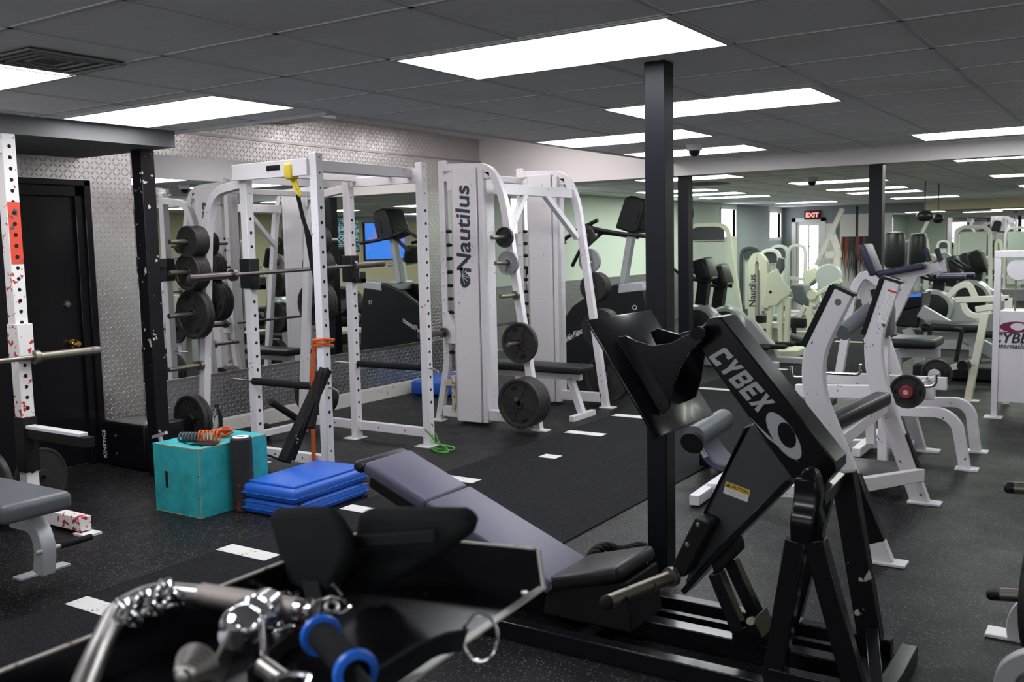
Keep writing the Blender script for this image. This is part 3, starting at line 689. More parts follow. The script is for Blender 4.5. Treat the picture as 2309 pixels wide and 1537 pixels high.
# roller
t = thing('foam_roller', 'upright black foam roller flecked with red and capped by a round white label', 'foam roller', (-4.43, 3.98, 0))
rc = G(562, 1146); rc = V((-4.484, 3.85, 0))
m = M['roller'] = mat('red_flecked_foam', (.02, .02, .02), .8)
f = ramp(m, noise(m, 45, 3), .60, .66); sp = N(m, 'ShaderNodeSeparateXYZ'); L(m, coords(m), sp.inputs[0])
f = mathn(m, 'MULTIPLY', f, mathn(m, 'LESS_THAN', sp.outputs[2], .26)); L(m, mixc(m, f, (.018, .018, .018), (.20, .015, .015)), bsdf(m).inputs['Base Color'])
b = MB(); b.lathe([(0, 0), (.058, 0), (.064, .006), (.064, .434), (.058, .442), (.045, .444), (0, .444)], (rc.x, rc.y, 0), (0, 0, 1), 40); b.build('body', 'roller', t)
b = MB(); b.lathe([(0, .4465), (.047, .4465), (.048, .443)], (rc.x, rc.y, 0), (0, 0, 1), 36); q = b.build('end_label', 'decal_white', t)
text('lettering', 'RB', (rc.x, rc.y, .4475), (.84, .54, 0), (-.54, .84, 0), .035, 'decal_black', q, .0005, bold=.03)
# things on the box
t = thing('cord_wrap', 'coiled bundle of orange and grey cord lying on the teal box', 'cord', (-4.72, 3.72, BZ))
b = MB()
for k in range(4):
    c0 = G(500 + 7 * (k % 2), 980 - 4 * k, BZ + .012 + .012 * k); pts = [c0 + V((math.cos(a) * .055 * (1 - .1 * k), math.sin(a) * .045, .008 * math.sin(a * 2 + k))) for a in [2 * PI * i / 22 for i in range(22)]]
    b.tube(pts, .007, 8, True)
for k in range(6):
    c0 = G(452 + 8 * k, 983, BZ + .035); pts = [c0 + V((-.012 * math.cos(a), .03 * math.cos(a) * .8, .032 * math.sin(a))) for a in [2 * PI * i / 14 for i in range(14)]]
    b.tube(pts, .0065, 8, True)
b.build('orange_coils', 'orange', t)
b = MB()
for k in range(6):
    c0 = G(410 + 7 * k, 985, BZ + .028); pts = [c0 + V((-.012 * math.cos(a), .03 * math.cos(a), .026 * math.sin(a))) for a in [2 * PI * i / 14 for i in range(14)]]
    b.tube(pts, .007, 8, True)
b.build('grey_coils', mat('grey_cord', (.06, .08, .085), .8), t)
b = MB(); c0 = G(463, 1000, BZ + .006); b.rbox(c0, (.15, .07, .010), .004, Matrix.Rotation(.35, 3, 'Z')); tag(b.build('mobile_phone', 'plastic', None, c0), 'black mobile phone lying flat near the front edge of the teal box', 'phone')
b = MB(); c0 = G(410, 992, BZ); b.tube(fillet([G(402, 986, BZ + .004), G(400, 991, BZ + .004), G(420, 1000, BZ + .004), G(460, 1006, BZ + .004), G(445, 995, BZ + .004)], .03), .0028, 8); tag(b.build('jump_rope', 'plastic', None, c0), 'thin dark cord trailing across the top of the teal box', 'cord')
t = thing('water_bottle', 'clear plastic water bottle with black cap standing on the teal box', 'bottle', (0, 0, 0)); c0 = G(492, 968, BZ); t.location = c0; t['_at'] = tuple(c0)
MB().lathe([(0, .001), (.030, .002), (.032, .01), (.032, .085), (.029, .10), (.014, .135), (.012, .15), (0, .15)], c0, (0, 0, 1), 28).build('body', 'glass', t)
MB().lathe([(0, .165), (.015, .165), (.016, .145), (.0125, .143)], c0, (0, 0, 1), 20).build('cap', 'plastic', t)
# blue steps
def step(z, label, deck):
    t = thing('aerobic_step', label, 'aerobic step', (-4.25, 4.13, z), 'stacked blue aerobic steps')
    R = Matrix.Rotation(math.radians(2), 3, 'Z'); c = V((-4.245, 4.14, z))
    b = MB(); b.rbox(c + V((0, 0, .0455)), (.42, .66, .088), .03, R, 4); b.rbox(c + V((0, 0, .036)), (.428, .668, .006), .002, R)
    if not deck: b.rbox(c + V((0, 0, .075)), (.424, .664, .004), .001, R)
    b.build('base', 'blue', t)
    if deck:
        b = MB(); b.rbox(c + V((0, 0, .094)), (.37, .60, .024), .010, R, 3); b.build('top_deck', 'blue', t)
    for y in (-.28, .28):
        for x in (-.212, .212): MB().rbox(c + R @ V((x, y, .004)), (.012, .05, .008), .003, R).build('rubber_foot', 'rubber', t)
step(.0, 'lower blue plastic aerobic step of the stack, lying on the floor', False); step(.0905, 'upper blue plastic aerobic step with raised deck on top of the stack', True)
# ================================================================ vee shaped black attachment leaning on the rack
t = thing('pulley_attachment', 'black steel attachment with a stub handle and stencilled letters leaning on the rack upright', 'gym attachment', (-4.7, 4.4, 0))
P = lambda x, y, Y=4.5: onY(x, y, Y)
b = MB(); b.bar(P(640, 1040, 4.25), P(735, 832, 4.60), .05, .075, (0, 1, 0)); b.build('main_beam', 'mblack', t, bevel=.003)
b = MB(); b.bar(P(700, 965, 4.40), P(722, 838, 4.55), .04, .05, (0, 1, 0)); b.bar(P(655, 1035, 4.3), P(706, 905, 4.45), .035, .05, (0, 1, 0)); b.build('side_plate', 'mblack', t, bevel=.003)
b = MB(); b.cyl(P(672, 945, 4.42), P(610, 905, 4.2), .022, seg=20); b.build('handle', 'rubber', t)
q = text('lettering', 'VULT', P(664, 1000, 4.32), P(690, 950, 4.32) - P(664, 1000, 4.32), P(650, 985, 4.32) - P(664, 1000, 4.32), .05, 'decal_grey', t, .001, bold=.01)
b = MB(); b.tube(fillet([P(640, 1040, 4.3), P(610, 1028, 4.3), P(600, 1025, 4.25)], .02), .008, 8); b.build('hook', 'mblack', t)
# dark foam roller lying by the baseboard and black storage box by the door
b = MB(); c0 = G(585, 972, .06); b.cyl(c0 + V((-.0, -.38, 0)), c0 + V((0.03, .06, 0)), .06, seg=28); tag(b.build('foam_roller', 'rubber', None, (c0.x, c0.y, 0)), 'dark foam roller lying along the white baseboard behind the rack', 'foam roller')
t = thing('back_machine_pad', 'low black padded block with white side lettering standing between door and column', 'padded block', (-6.2, 4.35, 0))
b = MB(); b.rbox((-6.13, 4.40, .17), (.5, .42, .33), .02); b.build('body', 'gblack', t)
q = text('lettering', 'KINETICS', (-6.352, 4.187, .16), (0, 0, 1), (-1, 0, 0), .05, 'decal_white', t, .001, bold=.01)
for z in (.10, .23): MB().lathe([(0, .008), (.009, .006), (.01, 0)], (-6.22, 4.19, z), (0, -1, 0), 12).build('bolt', 'steel', t)
b = MB(); b.bar(onY(345, 985, 4.05), onY(375, 975, 4.05), .02, .02); b.bar(onY(360, 980, 4.05), V((onY(385, 1012, 4.05).x, 4.05, 0)), .02, .02); tag(b.build('step_bracket', 'silver', None, onY(372, 1000, 4.05)), 'small silver bracket poking out beside the chipped column', 'bracket')
# blue mat roll behind smith machine
b = MB(); c0 = G(1005, 890, 0); b.rbox(c0 + V((-.15, .2, .085)), (.45, .75, .15), .03, Matrix.Rotation(.2, 3, 'Z')); tag(b.build('aerobic_step', 'blue', None, c0), 'blue plastic step on the floor behind the left post of the smith machine', 'aerobic step')
# ================================================================ red scratched rack, bar and grey bench at the left edge
def left_rack():
    x, y = -5.41, 3.07
    t = thing('squat_rack', 'white squat rack scratched with red, standing at the left edge', 'squat rack', (x, y, 0))
    b = MB(); b.box((x - .038, y - .038, 0), (x + .038, y + .038, 2.23)); holes(b, x, y, .30, 2.2, .062, .012, ((1, 0, 0), .038)); b.build('upright', ['redworn', 'hole'], t, bevel=.004)
    b = MB(); b.box((x + .0385, y - .036, 1.50), (x + .0395, y + .036, 1.85)); holes(b, x, y, .30 + .062 * 20, 1.85, .062, .012, ((1, 0, 0), .0395)); b.build('red_tape_patch', ['redfull', 'hole'], t)
    b = MB(); b.box((x - .03, y - .8, 2.12), (x + .03, y - .02, 2.2)); b.box((x - 1.0, y - .03, 2.1), (x, y + .03, 2.18)); b.build('top_rail', 'redworn', t, bevel=.003)
    b = MB(); b.box((x + .03, y - .035, .02), (-4.88, y + .035, .10)); b.build('base_beam', 'redworn', t, bevel=.004)
    MB().box((-4.93, y - .05, 0), (-4.81, y + .05, .012)).build('foot_plate', 'redworn', t)
    b = MB(); b.box((x - .045, y - .045, .96), (x + .07, y + .045, 1.16)); b.build('hook_block', 'redworn', t, bevel=.004)
    b = MB(); b.box((x - .045, y - .045, .30), (x + .05, y + .045, .62)); b.build('safety_sleeve', 'mblack', t, bevel=.004)
    b = MB(); b.box((x + .04, y - .03, .50), (x + .62, y + .03, .555)); b.build('spotter_arm', 'mblack', t, bevel=.003)
    b = MB(); b.box((x + .05, y - .032, .555), (x + .57, y + .025, .575)); b.build('spotter_pad', 'white2', t, bevel=.003)
    b = MB(); b.box((x - .03, y - 1.25, .0), (x + .03, y - 1.19, 2.2)); b.build('upright', 'redworn', t, bevel=.003)
left_rack()
ax = onY(195, 803, 3.20) - onY(0, 830, 2.95); 
c1 = onY(197, 803, 3.12); c0 = c1 - V((.08, 1.0, -.0)) * 1.9
c1 = V((-5.33, 3.52, .965)); c0 = V((-5.33, 1.5, .965)); d = (c1 - c0).normalized()
t = thing('barbell', 'worn grey barbell lying across the scratched white rack at the left edge', 'barbell', c0)
MB().cyl(c0, c1 - d * .42, .0145).build('shaft', 'hornsteel', t)
MB().lathe([(0, .42), (.020, .42), (.025, .414), (.025, .03), (.04, .03), (.04, 0), (0, 0)], c1 - d * .42, d, 24).build('sleeve', 'hornsteel', t)
plate(V((-5.46, 2.87, .235)), (0, 1, 0), .225, .04, 'large dark weight plate cut by the left edge behind the grey bench', None, 'iron', 'spoke')
plate(V((-5.55, 3.22, .20)), (1, .2, 0), .19, .03, 'dark weight plate standing edge on behind the scratched rack upright', None, 'iron', 'flat')
# grey bench
t = thing('weight_bench', 'grey vinyl padded bench with a curved pale metal leg, cut by the left edge', 'bench', (-4.7, 2.45, 0))
z = .44; R = Matrix.Rotation(0, 3, 'Z')
cor = [G(153, 1112, .455), G(30, 1165, .455), G(-40, 1070, .455)]
b = MB(); b.rbox((-4.74, 2.37, .42), (1.25, .34, .09), .034, R, 5); b.build('pad', 'vinyl_grey', t)
pts = fillet([(-4.70, 2.40, .375), (-4.52, 2.42, .36), (-4.44, 2.43, .2), (-4.43, 2.50, .02)], .14, 7)
pts = fillet([onY(35, 1168, 2.46), onY(85, 1180, 2.46), onY(103, 1230, 2.46), onY(100, 1290, 2.46)], .12, 8)
b = MB(); b.strip(pts, .07, .075, (0, 1, 0)); b.build('leg', 'silver', t, bevel=.006)
f = G(97, 1290); b = MB(); b.box((f.x - .04, f.y - .13, 0), (f.x + .03, f.y + .13, .012)); b.build('foot_plate', 'silver', t, bevel=.002)
p0 = onY(90, 1243, 2.42); b = MB(); b.cyl(p0 + V((0, -.02, 0)), p0 + V((.0, .20, .0)), .011); b.build('axle', 'silver', t)
b = MB(); b.cyl(p0 + V((0, .10, 0)), p0 + V((0, .26, 0)), .015); b.build('rubber_grip', 'rubber', t)
# ================================================================ LEG PRESS
def leg_press():
    t = thing('leg_press', 'large black plate loaded leg press with tilted square footplate and slate padded backrest', 'leg press', (-1.6, 3.35, 0))
    YN, YC_, YR = 3.08, 3.36, 3.64
    def pol(y, px): return [onY(a, c, y) for a, c in px]
    # ---- base rails
    for y, z0, z1, x0, x1 in ((YN, 0, .07, -2.35, -.62), (YR, 0, .07, -2.35, -.74)):
        MB().box((x0, y - .03, z0), (x1, y + .03, z1)).build('base_rail', 'gblack', t, bevel=.004)
    MB().box((-2.3, YC_ - .035, .0), (-.85, YC_ + .035, .075)).build('base_rail', 'gblack', t, bevel=.004)
    MB().box((-2.3, 3.52, .02), (-.9, 3.55, .045)).build('tie_bar', 'gblack', t)
    for x in (-2.33, -1.75, -.68): MB().box((x - .03, YN, .002), (x + .03, YR, .06)).build('cross_bar', 'gblack', t, bevel=.004)
    # ---- backrest on its support
    a = V((-2.90, YC_ - .02, .60)); c = V((-1.93, YC_ - .02, .215)); d = (c - a).normalized(); n = V((-d.z, 0, d.x)); n = n if n.z > 0 else -n
    R = Matrix((d, V((0, 1, 0)), d.cross(V((0, 1, 0))))).transposed()
    k = .36
    m1 = a.lerp(c, k)
    MB().rbox(a.lerp(m1, .5) - n * .03, ((m1 - a).length - .004, .32, .062), .022, R, 4).build('head_pad', 'vinyl_purple', t)
    MB().rbox(m1.lerp(c, .5) - n * .03, ((c - m1).length, .32, .062), .012, R, 4).build('back_pad', 'vinyl_purple', t)
    MB().rbox(a.lerp(c, .47) - n * .095, ((c - a).length * .9, .24, .07), .02, R).build('pad_board', 'mblack', t)
    MB().bar(a + d * .08 - n * .155, c - n * .155, .05, .06, (0, 1, 0)).build('pad_support', 'gblack', t, bevel=.003)
    MB().bar(a.lerp(c, .25) - n * .16, V((-2.3, YC_, .03)), .05, .05, (0, 1, 0)).build('support_strut', 'gblack', t, bevel=.003)
    MB().rbox(a - d * .02 - n * .04, (.06, .34, .05), .02, R).build('end_roll', 'vinyl_black', t)
    # ---- seat
    s0 = V((-1.93, YC_, .205)); s1 = V((-1.66, YC_, .285)); ds = (s1 - s0).normalized(); Rs = Matrix((ds, V((0, 1, 0)), ds.cross(V((0, 1, 0))))).transposed()
    MB().rbox(s0.lerp(s1, .5), ((s1 - s0).length + .04, .34, .06), .022, Rs, 4).build('seat_pad', 'vinyl_black', t)
    MB().prism([(-1.98, 3.22, .17), (-1.62, 3.22, .255), (-1.60, 3.22, .06), (-2.0, 3.22, .06)], (0, .28, 0)).build('seat_box', 'mblack', t, bevel=.006)
    b = MB(); b.lathe([(0, .006), (.018, .005), (.02, 0)], onY(1237, 1320, 3.19), (0, -1, 0), 16); b.build('bolt', 'steel', t)
    # ---- footplate
    A = onY(1322, 722, 3.08); B_ = onY(1478, 990, 3.08); e = (B_ - A).normalized(); nn = V((-e.z, 0, e.x)); nn = nn if nn.x > 0 else -nn
    L_ = (B_ - A).length
    Rf = Matrix((e, V((0, 1, 0)), e.cross(V((0, 1, 0))))).transposed()
    MB().rbox(A.lerp(B_, .5) + V((0, .27, 0)), (L_, .54, .012), .005, Rf, 2).build('footplate', 'gblack', t)
    # webs behind it
    web = [(1392, 760), (1410, 757), (1432, 768), (1470, 779), (1510, 774), (1545, 757), (1578, 742), (1582, 770), (1556, 790), (1535, 825), (1516, 870), (1508, 920), (1495, 933), (1484, 925)]
    b = MB(); b.prism(pol(3.20, web), (0, .012, 0)); b.build('footplate_web', 'gblack', t, bevel=.002)
    web2 = [(1466, 748), (1482, 740), (1500, 745), (1530, 754), (1560, 754), (1590, 742), (1596, 770), (1588, 800), (1580, 855), (1568, 895), (1548, 905), (1530, 895)]
    b = MB(); b.prism(pol(3.46, web2), (0, .012, 0)); b.build('footplate_web', 'gblack', t, bevel=.002)
    p = pol(3.33, [(1548, 768), (1600, 742)]); 
    MB().cyl(onY(1572, 752, 3.18), onY(1592, 748, 3.50), .025, seg=24).build('pivot_shaft', 'mblack', t)
    MB().bar(onY(1540, 765, 3.33), onY(1605, 748, 3.33), .05, .05, (0, 1, 0)).build('pivot_arm', 'gblack', t, bevel=.004)
    # ---- swing arm with the lettering
    YA_ = 3.27; W_ = .145
    arm = [(1570, 775), (1583, 735), (1600, 716), (1625, 714), (1884, 1040), (1884, 1062), (1852, 1100), (1820, 1118), (1783, 1075)]
    b = MB(); b.prism(pol(YA_, arm), (0, W_, 0)); am = b.build('swing_arm', 'gblack', t, bevel=.005)
    p0, p1 = onY(1640, 760, YA_), onY(1860, 1050, YA_)       # direction of the arm
    dd = (onY(1884, 1040, YA_) - onY(1625, 714, YA_)).normalized(); up = V((-dd.z, 0, dd.x)); up = up if up.z > 0 else -up
    # block letters
    def letters(word, o, xd, yd, h, w, gap, th, mname, parent):
        b = MB(); x = 0; s_ = .22
        G_ = {'C': [[(0, 0), (1, 0), (1, .30), (.70, .30), (.70, .24), (.32, .24), (.32, .76), (.70, .76), (.70, .68), (1, .68), (1, 1), (.12, 1), (0, .88)]],
              'Y': [[(.33, 0), (.67, 0), (.67, .42), (1, 1), (.66, 1), (.5, .66), (.34, 1), (0, 1), (.33, .42)]],
              'B': [[(0, 0), (.3, 0), (.3, 1), (0, 1)], [(.3, 0), (.88, 0), (1, .12), (.7, .22), (.3, .22)], [(.3, .40), (.7, .40), (.7, .60), (.3, .60)], [(.3, .78), (.7, .78), (1, .88), (.88, 1), (.3, 1)], [(.7, .22), (1, .12), (1, .40), (.9, .5), (.7, .5)], [(.7, .5), (.9, .5), (1, .6), (1, .88), (.7, .78)]],
              'E': [[(0, 0), (1, 0), (1, .24), (.32, .24), (.32, .39), (.9, .39), (.9, .61), (.32, .61), (.32, .76), (1, .76), (1, 1), (0, 1)]],
              'X': [[(0, 0), (.34, 0), (.5, .29), (.66, 0), (1, 0), (.69, .5), (1, 1), (.66, 1), (.5, .71), (.34, 1), (0, 1), (.31, .5)]]}
        for ch in word:
            for poly in G_[ch]:
                b.prism([V(o) + xd * (x + px_ * w + py_ * h * s_) + yd * (py_ * h) for px_, py_ in poly], xd.cross(yd) * th)
            x += w + gap
        return b.build('lettering', mname, parent)
    o0 = onY(1597, 805, YA_ - .0015); lx = (onY(1705, 926, YA_) - onY(1597, 805, YA_)); xd = lx.normalized(); yd = (onY(1636, 786, YA_) - onY(1597, 805, YA_)); yd = (yd - xd * yd.dot(xd)); h = yd.length; yd.normalize()
    sl = lx.length
    q = letters('CYBEX', o0 + V((0, 0, 0)), xd, yd, h * 1.05, sl * .182, sl * .030, .0012, 'decal_grey', am); q['label'] = 'grey block lettering reading CYBEX'
    # oval swoosh emblem
    c0 = onY(1767, 982, YA_ - .0015); b = MB(); outer = []; inner = []
    for k in range(40):
        a_ = 2 * PI * k / 40; outer.append(c0 + xd * (.092 * math.cos(a_)) + yd * (.040 * math.sin(a_) - .012 * math.cos(a_)))
        inner.append(c0 + xd * (.045 * math.cos(a_) + .006) + yd * (.030 * math.sin(a_) + .010 - .010 * math.cos(a_)))
    vo_ = [b.bm.verts.new(v) for v in outer]; vi_ = [b.bm.verts.new(v) for v in inner]
    for k in range(40): b.face((vo_[k], vo_[(k + 1) % 40], vi_[(k + 1) % 40], vi_[k]))
    b.build('swoosh_emblem', 'decal_grey', am)
    b = MB(); b.prism([c0 + xd * -.125 + yd * -.048, c0 + xd * -.03 + yd * -.050, c0 + xd * .10 + yd * -.022, c0 + xd * .0 + yd * -.038], (0, -.0012, 0)); b.build('swoosh_tail', 'decal_grey', am)
    # dusty top strip and mounting lug
    q0, q1 = onY(1880, 1044, YA_ + W_ / 2), onY(1625, 714, YA_ + W_ / 2)
    MB().bar(q0 + up * .003, q1 + up * .003, W_ * .96, .004, (0, 1, 0)).build('arm_top_plate', 'gblack', t)
    b = MB(); b.cyl(onY(1840, 1068, YA_ - .004), onY(1840, 1068, YA_ + W_ + .05), .022); b.build('pivot_bolt', 'steel', t)
    # ---- lower web panel with the caution label
    YP = 3.30
    panel = [(1693, 958), (1787, 1072), (1773, 1092), (1628, 1232), (1560, 1322), (1545, 1312), (1592, 1190), (1580, 1172)]
    b = MB(); b.prism(pol(YP, panel), (0, .09, 0)); pn = b.build('web_panel', 'grey_panel', t, bevel=.003)
    b = MB(); b.strip(pol(YP + .045, [(1787, 1080), (1628, 1240), (1553, 1325)]), .12, .022, (0, 1, 0)); b.build('web_flange', 'gblack', t, bevel=.002)
    b = MB(); b.strip(pol(YP + .045, [(1693, 958), (1590, 1170)]), .12, .006, (0, 1, 0)); b.build('web_flange', 'gblack', t, bevel=.002)
    lc = onY(1661, 1108, YP - .001); lxd = (onY(1692, 1118, YP) - onY(1634, 1096, YP)).normalized(); lyd = V((-lxd.z, 0, lxd.x)); lyd = lyd if lyd.z > 0 else -lyd
    Rl = Matrix((lxd, V((0, 1, 0)), lxd.cross(V((0, 1, 0))))).transposed()
    b = MB(); b.cbox(lc, (.094, .001, .046), Rl); lb = b.build('caution_label', 'decal_white', pn)
    b = MB(); b.cbox(lc + lyd * .012 + V((0, -.0006, 0)), (.093, .001, .021), Rl); b.build('label_band', 'decal_yellow', lb)
    text('lettering', 'CAUTION', lc + lyd * .012 + lxd * .006 + V((0, -.0014, 0)), lxd, lyd, .0165, 'decal_black', lb, .0003, bold=.015)
    b = MB(); cc = lc + lyd * .012 - lxd * .036 + V((0, -.0014, 0)); b.prism([cc + lyd * .007, cc - lyd * .006 - lxd * .008, cc - lyd * .006 + lxd * .008], (0, -.0003, 0)); b.build('warning_triangle', 'decal_black', lb)
    b = MB()
    for k in range(3): b.cbox(lc - lyd * (.005 + .006 * k) + V((0, -.0008, 0)), (.07 - .01 * k, .0006, .0014), Rl)
    b.build('small_print', 'silver', lb)
    # ---- weight horn with its bracket plate
    br = [(1566, 1168), (1598, 1180), (1602, 1190), (1545, 1300), (1520, 1302), (1510, 1285)]
    b = MB(); b.prism(pol(3.20, br), (0, .10, 0)); pl_ = b.build('horn_bracket', 'mblack', t, bevel=.006)
    for a_ in ((1574, 1183), (1550, 1227)): MB().lathe([(0, .006), (.008, .005), (.01, 0)], onY(*a_, 3.20), (0, -1, 0), 14).build('bolt', 'steel', pl_)
    h0 = onY(1518, 1298, 3.20); h1 = onY(1368, 1358, 2.86)
    MB().tube([h0, h0.lerp(h1, .06), h0.lerp(h1, .06), h1], [.036, .036, .025, .025], 24).build('weight_horn', 'hornsteel', t)
    b = MB(); b.ball(h1, .0265); b.build('horn_cap', 'rubber', t)
    # ---- rubber stop and the two parallel links
    b = MB(); b.prism(pol(3.30, [(1600, 1255), (1645, 1220), (1655, 1225), (1660, 1250), (1610, 1300)]), (0, .10, 0)); b.build('stop_block', 'rubber', t, bevel=.006)
    for y, a_, c_ in ((3.22, (1615, 1290), (1668, 1420)), (3.44, (1648, 1262), (1712, 1400))):
        MB().bar(onY(*a_, y), onY(*c_, y), .045, .05, (0, 1, 0)).build('link', 'gblack', t, bevel=.003)
    b = MB(); b.cyl(onY(1692, 1400, 3.2), onY(1700, 1396, 3.5), .014); b.build('link_bolt', 'hornsteel', t)
    MB().prism(pol(3.28, [(1650, 1428), (1700, 1395), (1720, 1440), (1700, 1470), (1650, 1455)]), (0, .14, 0)).build('link_lug', 'gblack', t, bevel=.003)
    # ---- right hand stand
    YS = 3.12
    b = MB(); b.prism(pol(YS, [(1797, 1085), (1806, 1062), (1820, 1055), (1838, 1062), (1846, 1085), (1850, 1118), (1846, 1150), (1855, 1180), (1850, 1230), (1784, 1240), (1786, 1170), (1797, 1130)]), (0, .055, 0)); b.build('pivot_bracket', 'gblack', t, bevel=.01)
    b = MB(); b.strip(fillet([onY(1822, 1075, YS + .03), onY(1822, 1125, YS + .03), onY(1812, 1170, YS - .01), onY(1815, 1240, YS + .02)], .05, 5), .07, .075, (0, 1, 0)); b.build('bracket_curve', 'gblack', t, bevel=.006)
    MB().bar(onY(1798, 1215, YS), V((-1.02, YS, .03)), .055, .07, (0, 1, 0)).build('front_leg', 'gblack', t, bevel=.005)
    MB().bar(onY(1838, 1215, YS), V((-.72, YS, .0)), .05, .07, (0, 1, 0)).build('front_leg', 'gblack', t, bevel=.005)
    for y in (3.62,):
        MB().bar(onY(1902, 1062, y), V((-.80, y, .0)), .06, .085, (0, 1, 0)).build('rear_leg', 'cblack', t, bevel=.004)
        MB().bar(onY(1865, 1090, y), V((-1.12, y, .03)), .055, .07, (0, 1, 0)).build('rear_leg', 'gblack', t, bevel=.005)
    MB().bar(onY(1895, 1078, 3.60), onY(1845, 1125, 3.2), .045, .045).build('top_tie', 'gblack', t, bevel=.003)
    MB().bar(V((-.80, 3.58, .10)), V((-.66, 3.06, .05)), .045, .045).build('foot_tie', 'gblack', t, bevel=.003)
    MB().bar(V((-1.02, 3.10, .08)), V((-.72, 3.10, .08)), .05, .06, (0, 1, 0)).build('foot_rail', 'gblack', t, bevel=.003)
    return t
leg_press()
# battle rope behind the leg press
def rope(pts, r, label, at):
    pts = [V(p) for p in pts]; sm = []
    for i in range(len(pts) - 1):
        p0, p1, p2, p3 = pts[max(0, i - 1)], pts[i], pts[i + 1], pts[min(len(pts) - 1, i + 2)]
        for k in range(14):
            t = k / 14; sm.append(.5 * ((2 * p1) + (-p0 + p2) * t + (2 * p0 - 5 * p1 + 4 * p2 - p3) * t * t + (-p0 + 3 * p1 - 3 * p2 + p3) * t ** 3))
    b = MB(); s = 0
    for st in range(3):
        q = []; s = 0; pv = None
        for i, p in enumerate(sm):
            tt = (sm[min(i + 1, len(sm) - 1)] - sm[max(i - 1, 0)]).normalized(); u = V((0, 0, 1)) - tt * tt.z; u.normalize(); v = tt.cross(u)
            if pv is not None: s += (p - pv).length
            pv = p; a = s * 55 + st * 2 * PI / 3; q.append(p + (u * math.cos(a) + v * math.sin(a)) * r * .5)
        b.tube(q, r * .62, 8)
    return tag(b.build('battle_rope', 'rubber', None, at), label, 'rope')
g = lambda x, y, z=.03: G(x, y, z)
rope([g(1465, 1300, .03), g(1440, 1290, .03), g(1400, 1310, .03), g(1335, 1285, .06), g(1335, 1250, .12), g(1365, 1232, .13), g(1400, 1240, .10), g(1440, 1232, .10), g(1462, 1240, .08), g(1440, 1255, .09), g(1400, 1262, .05), g(1385, 1290, .05), g(1420, 1320, .04), g(1462, 1325, .04)], .022, 'thick black braided rope coiled on the floor behind the leg press seat', G(1400, 1310))
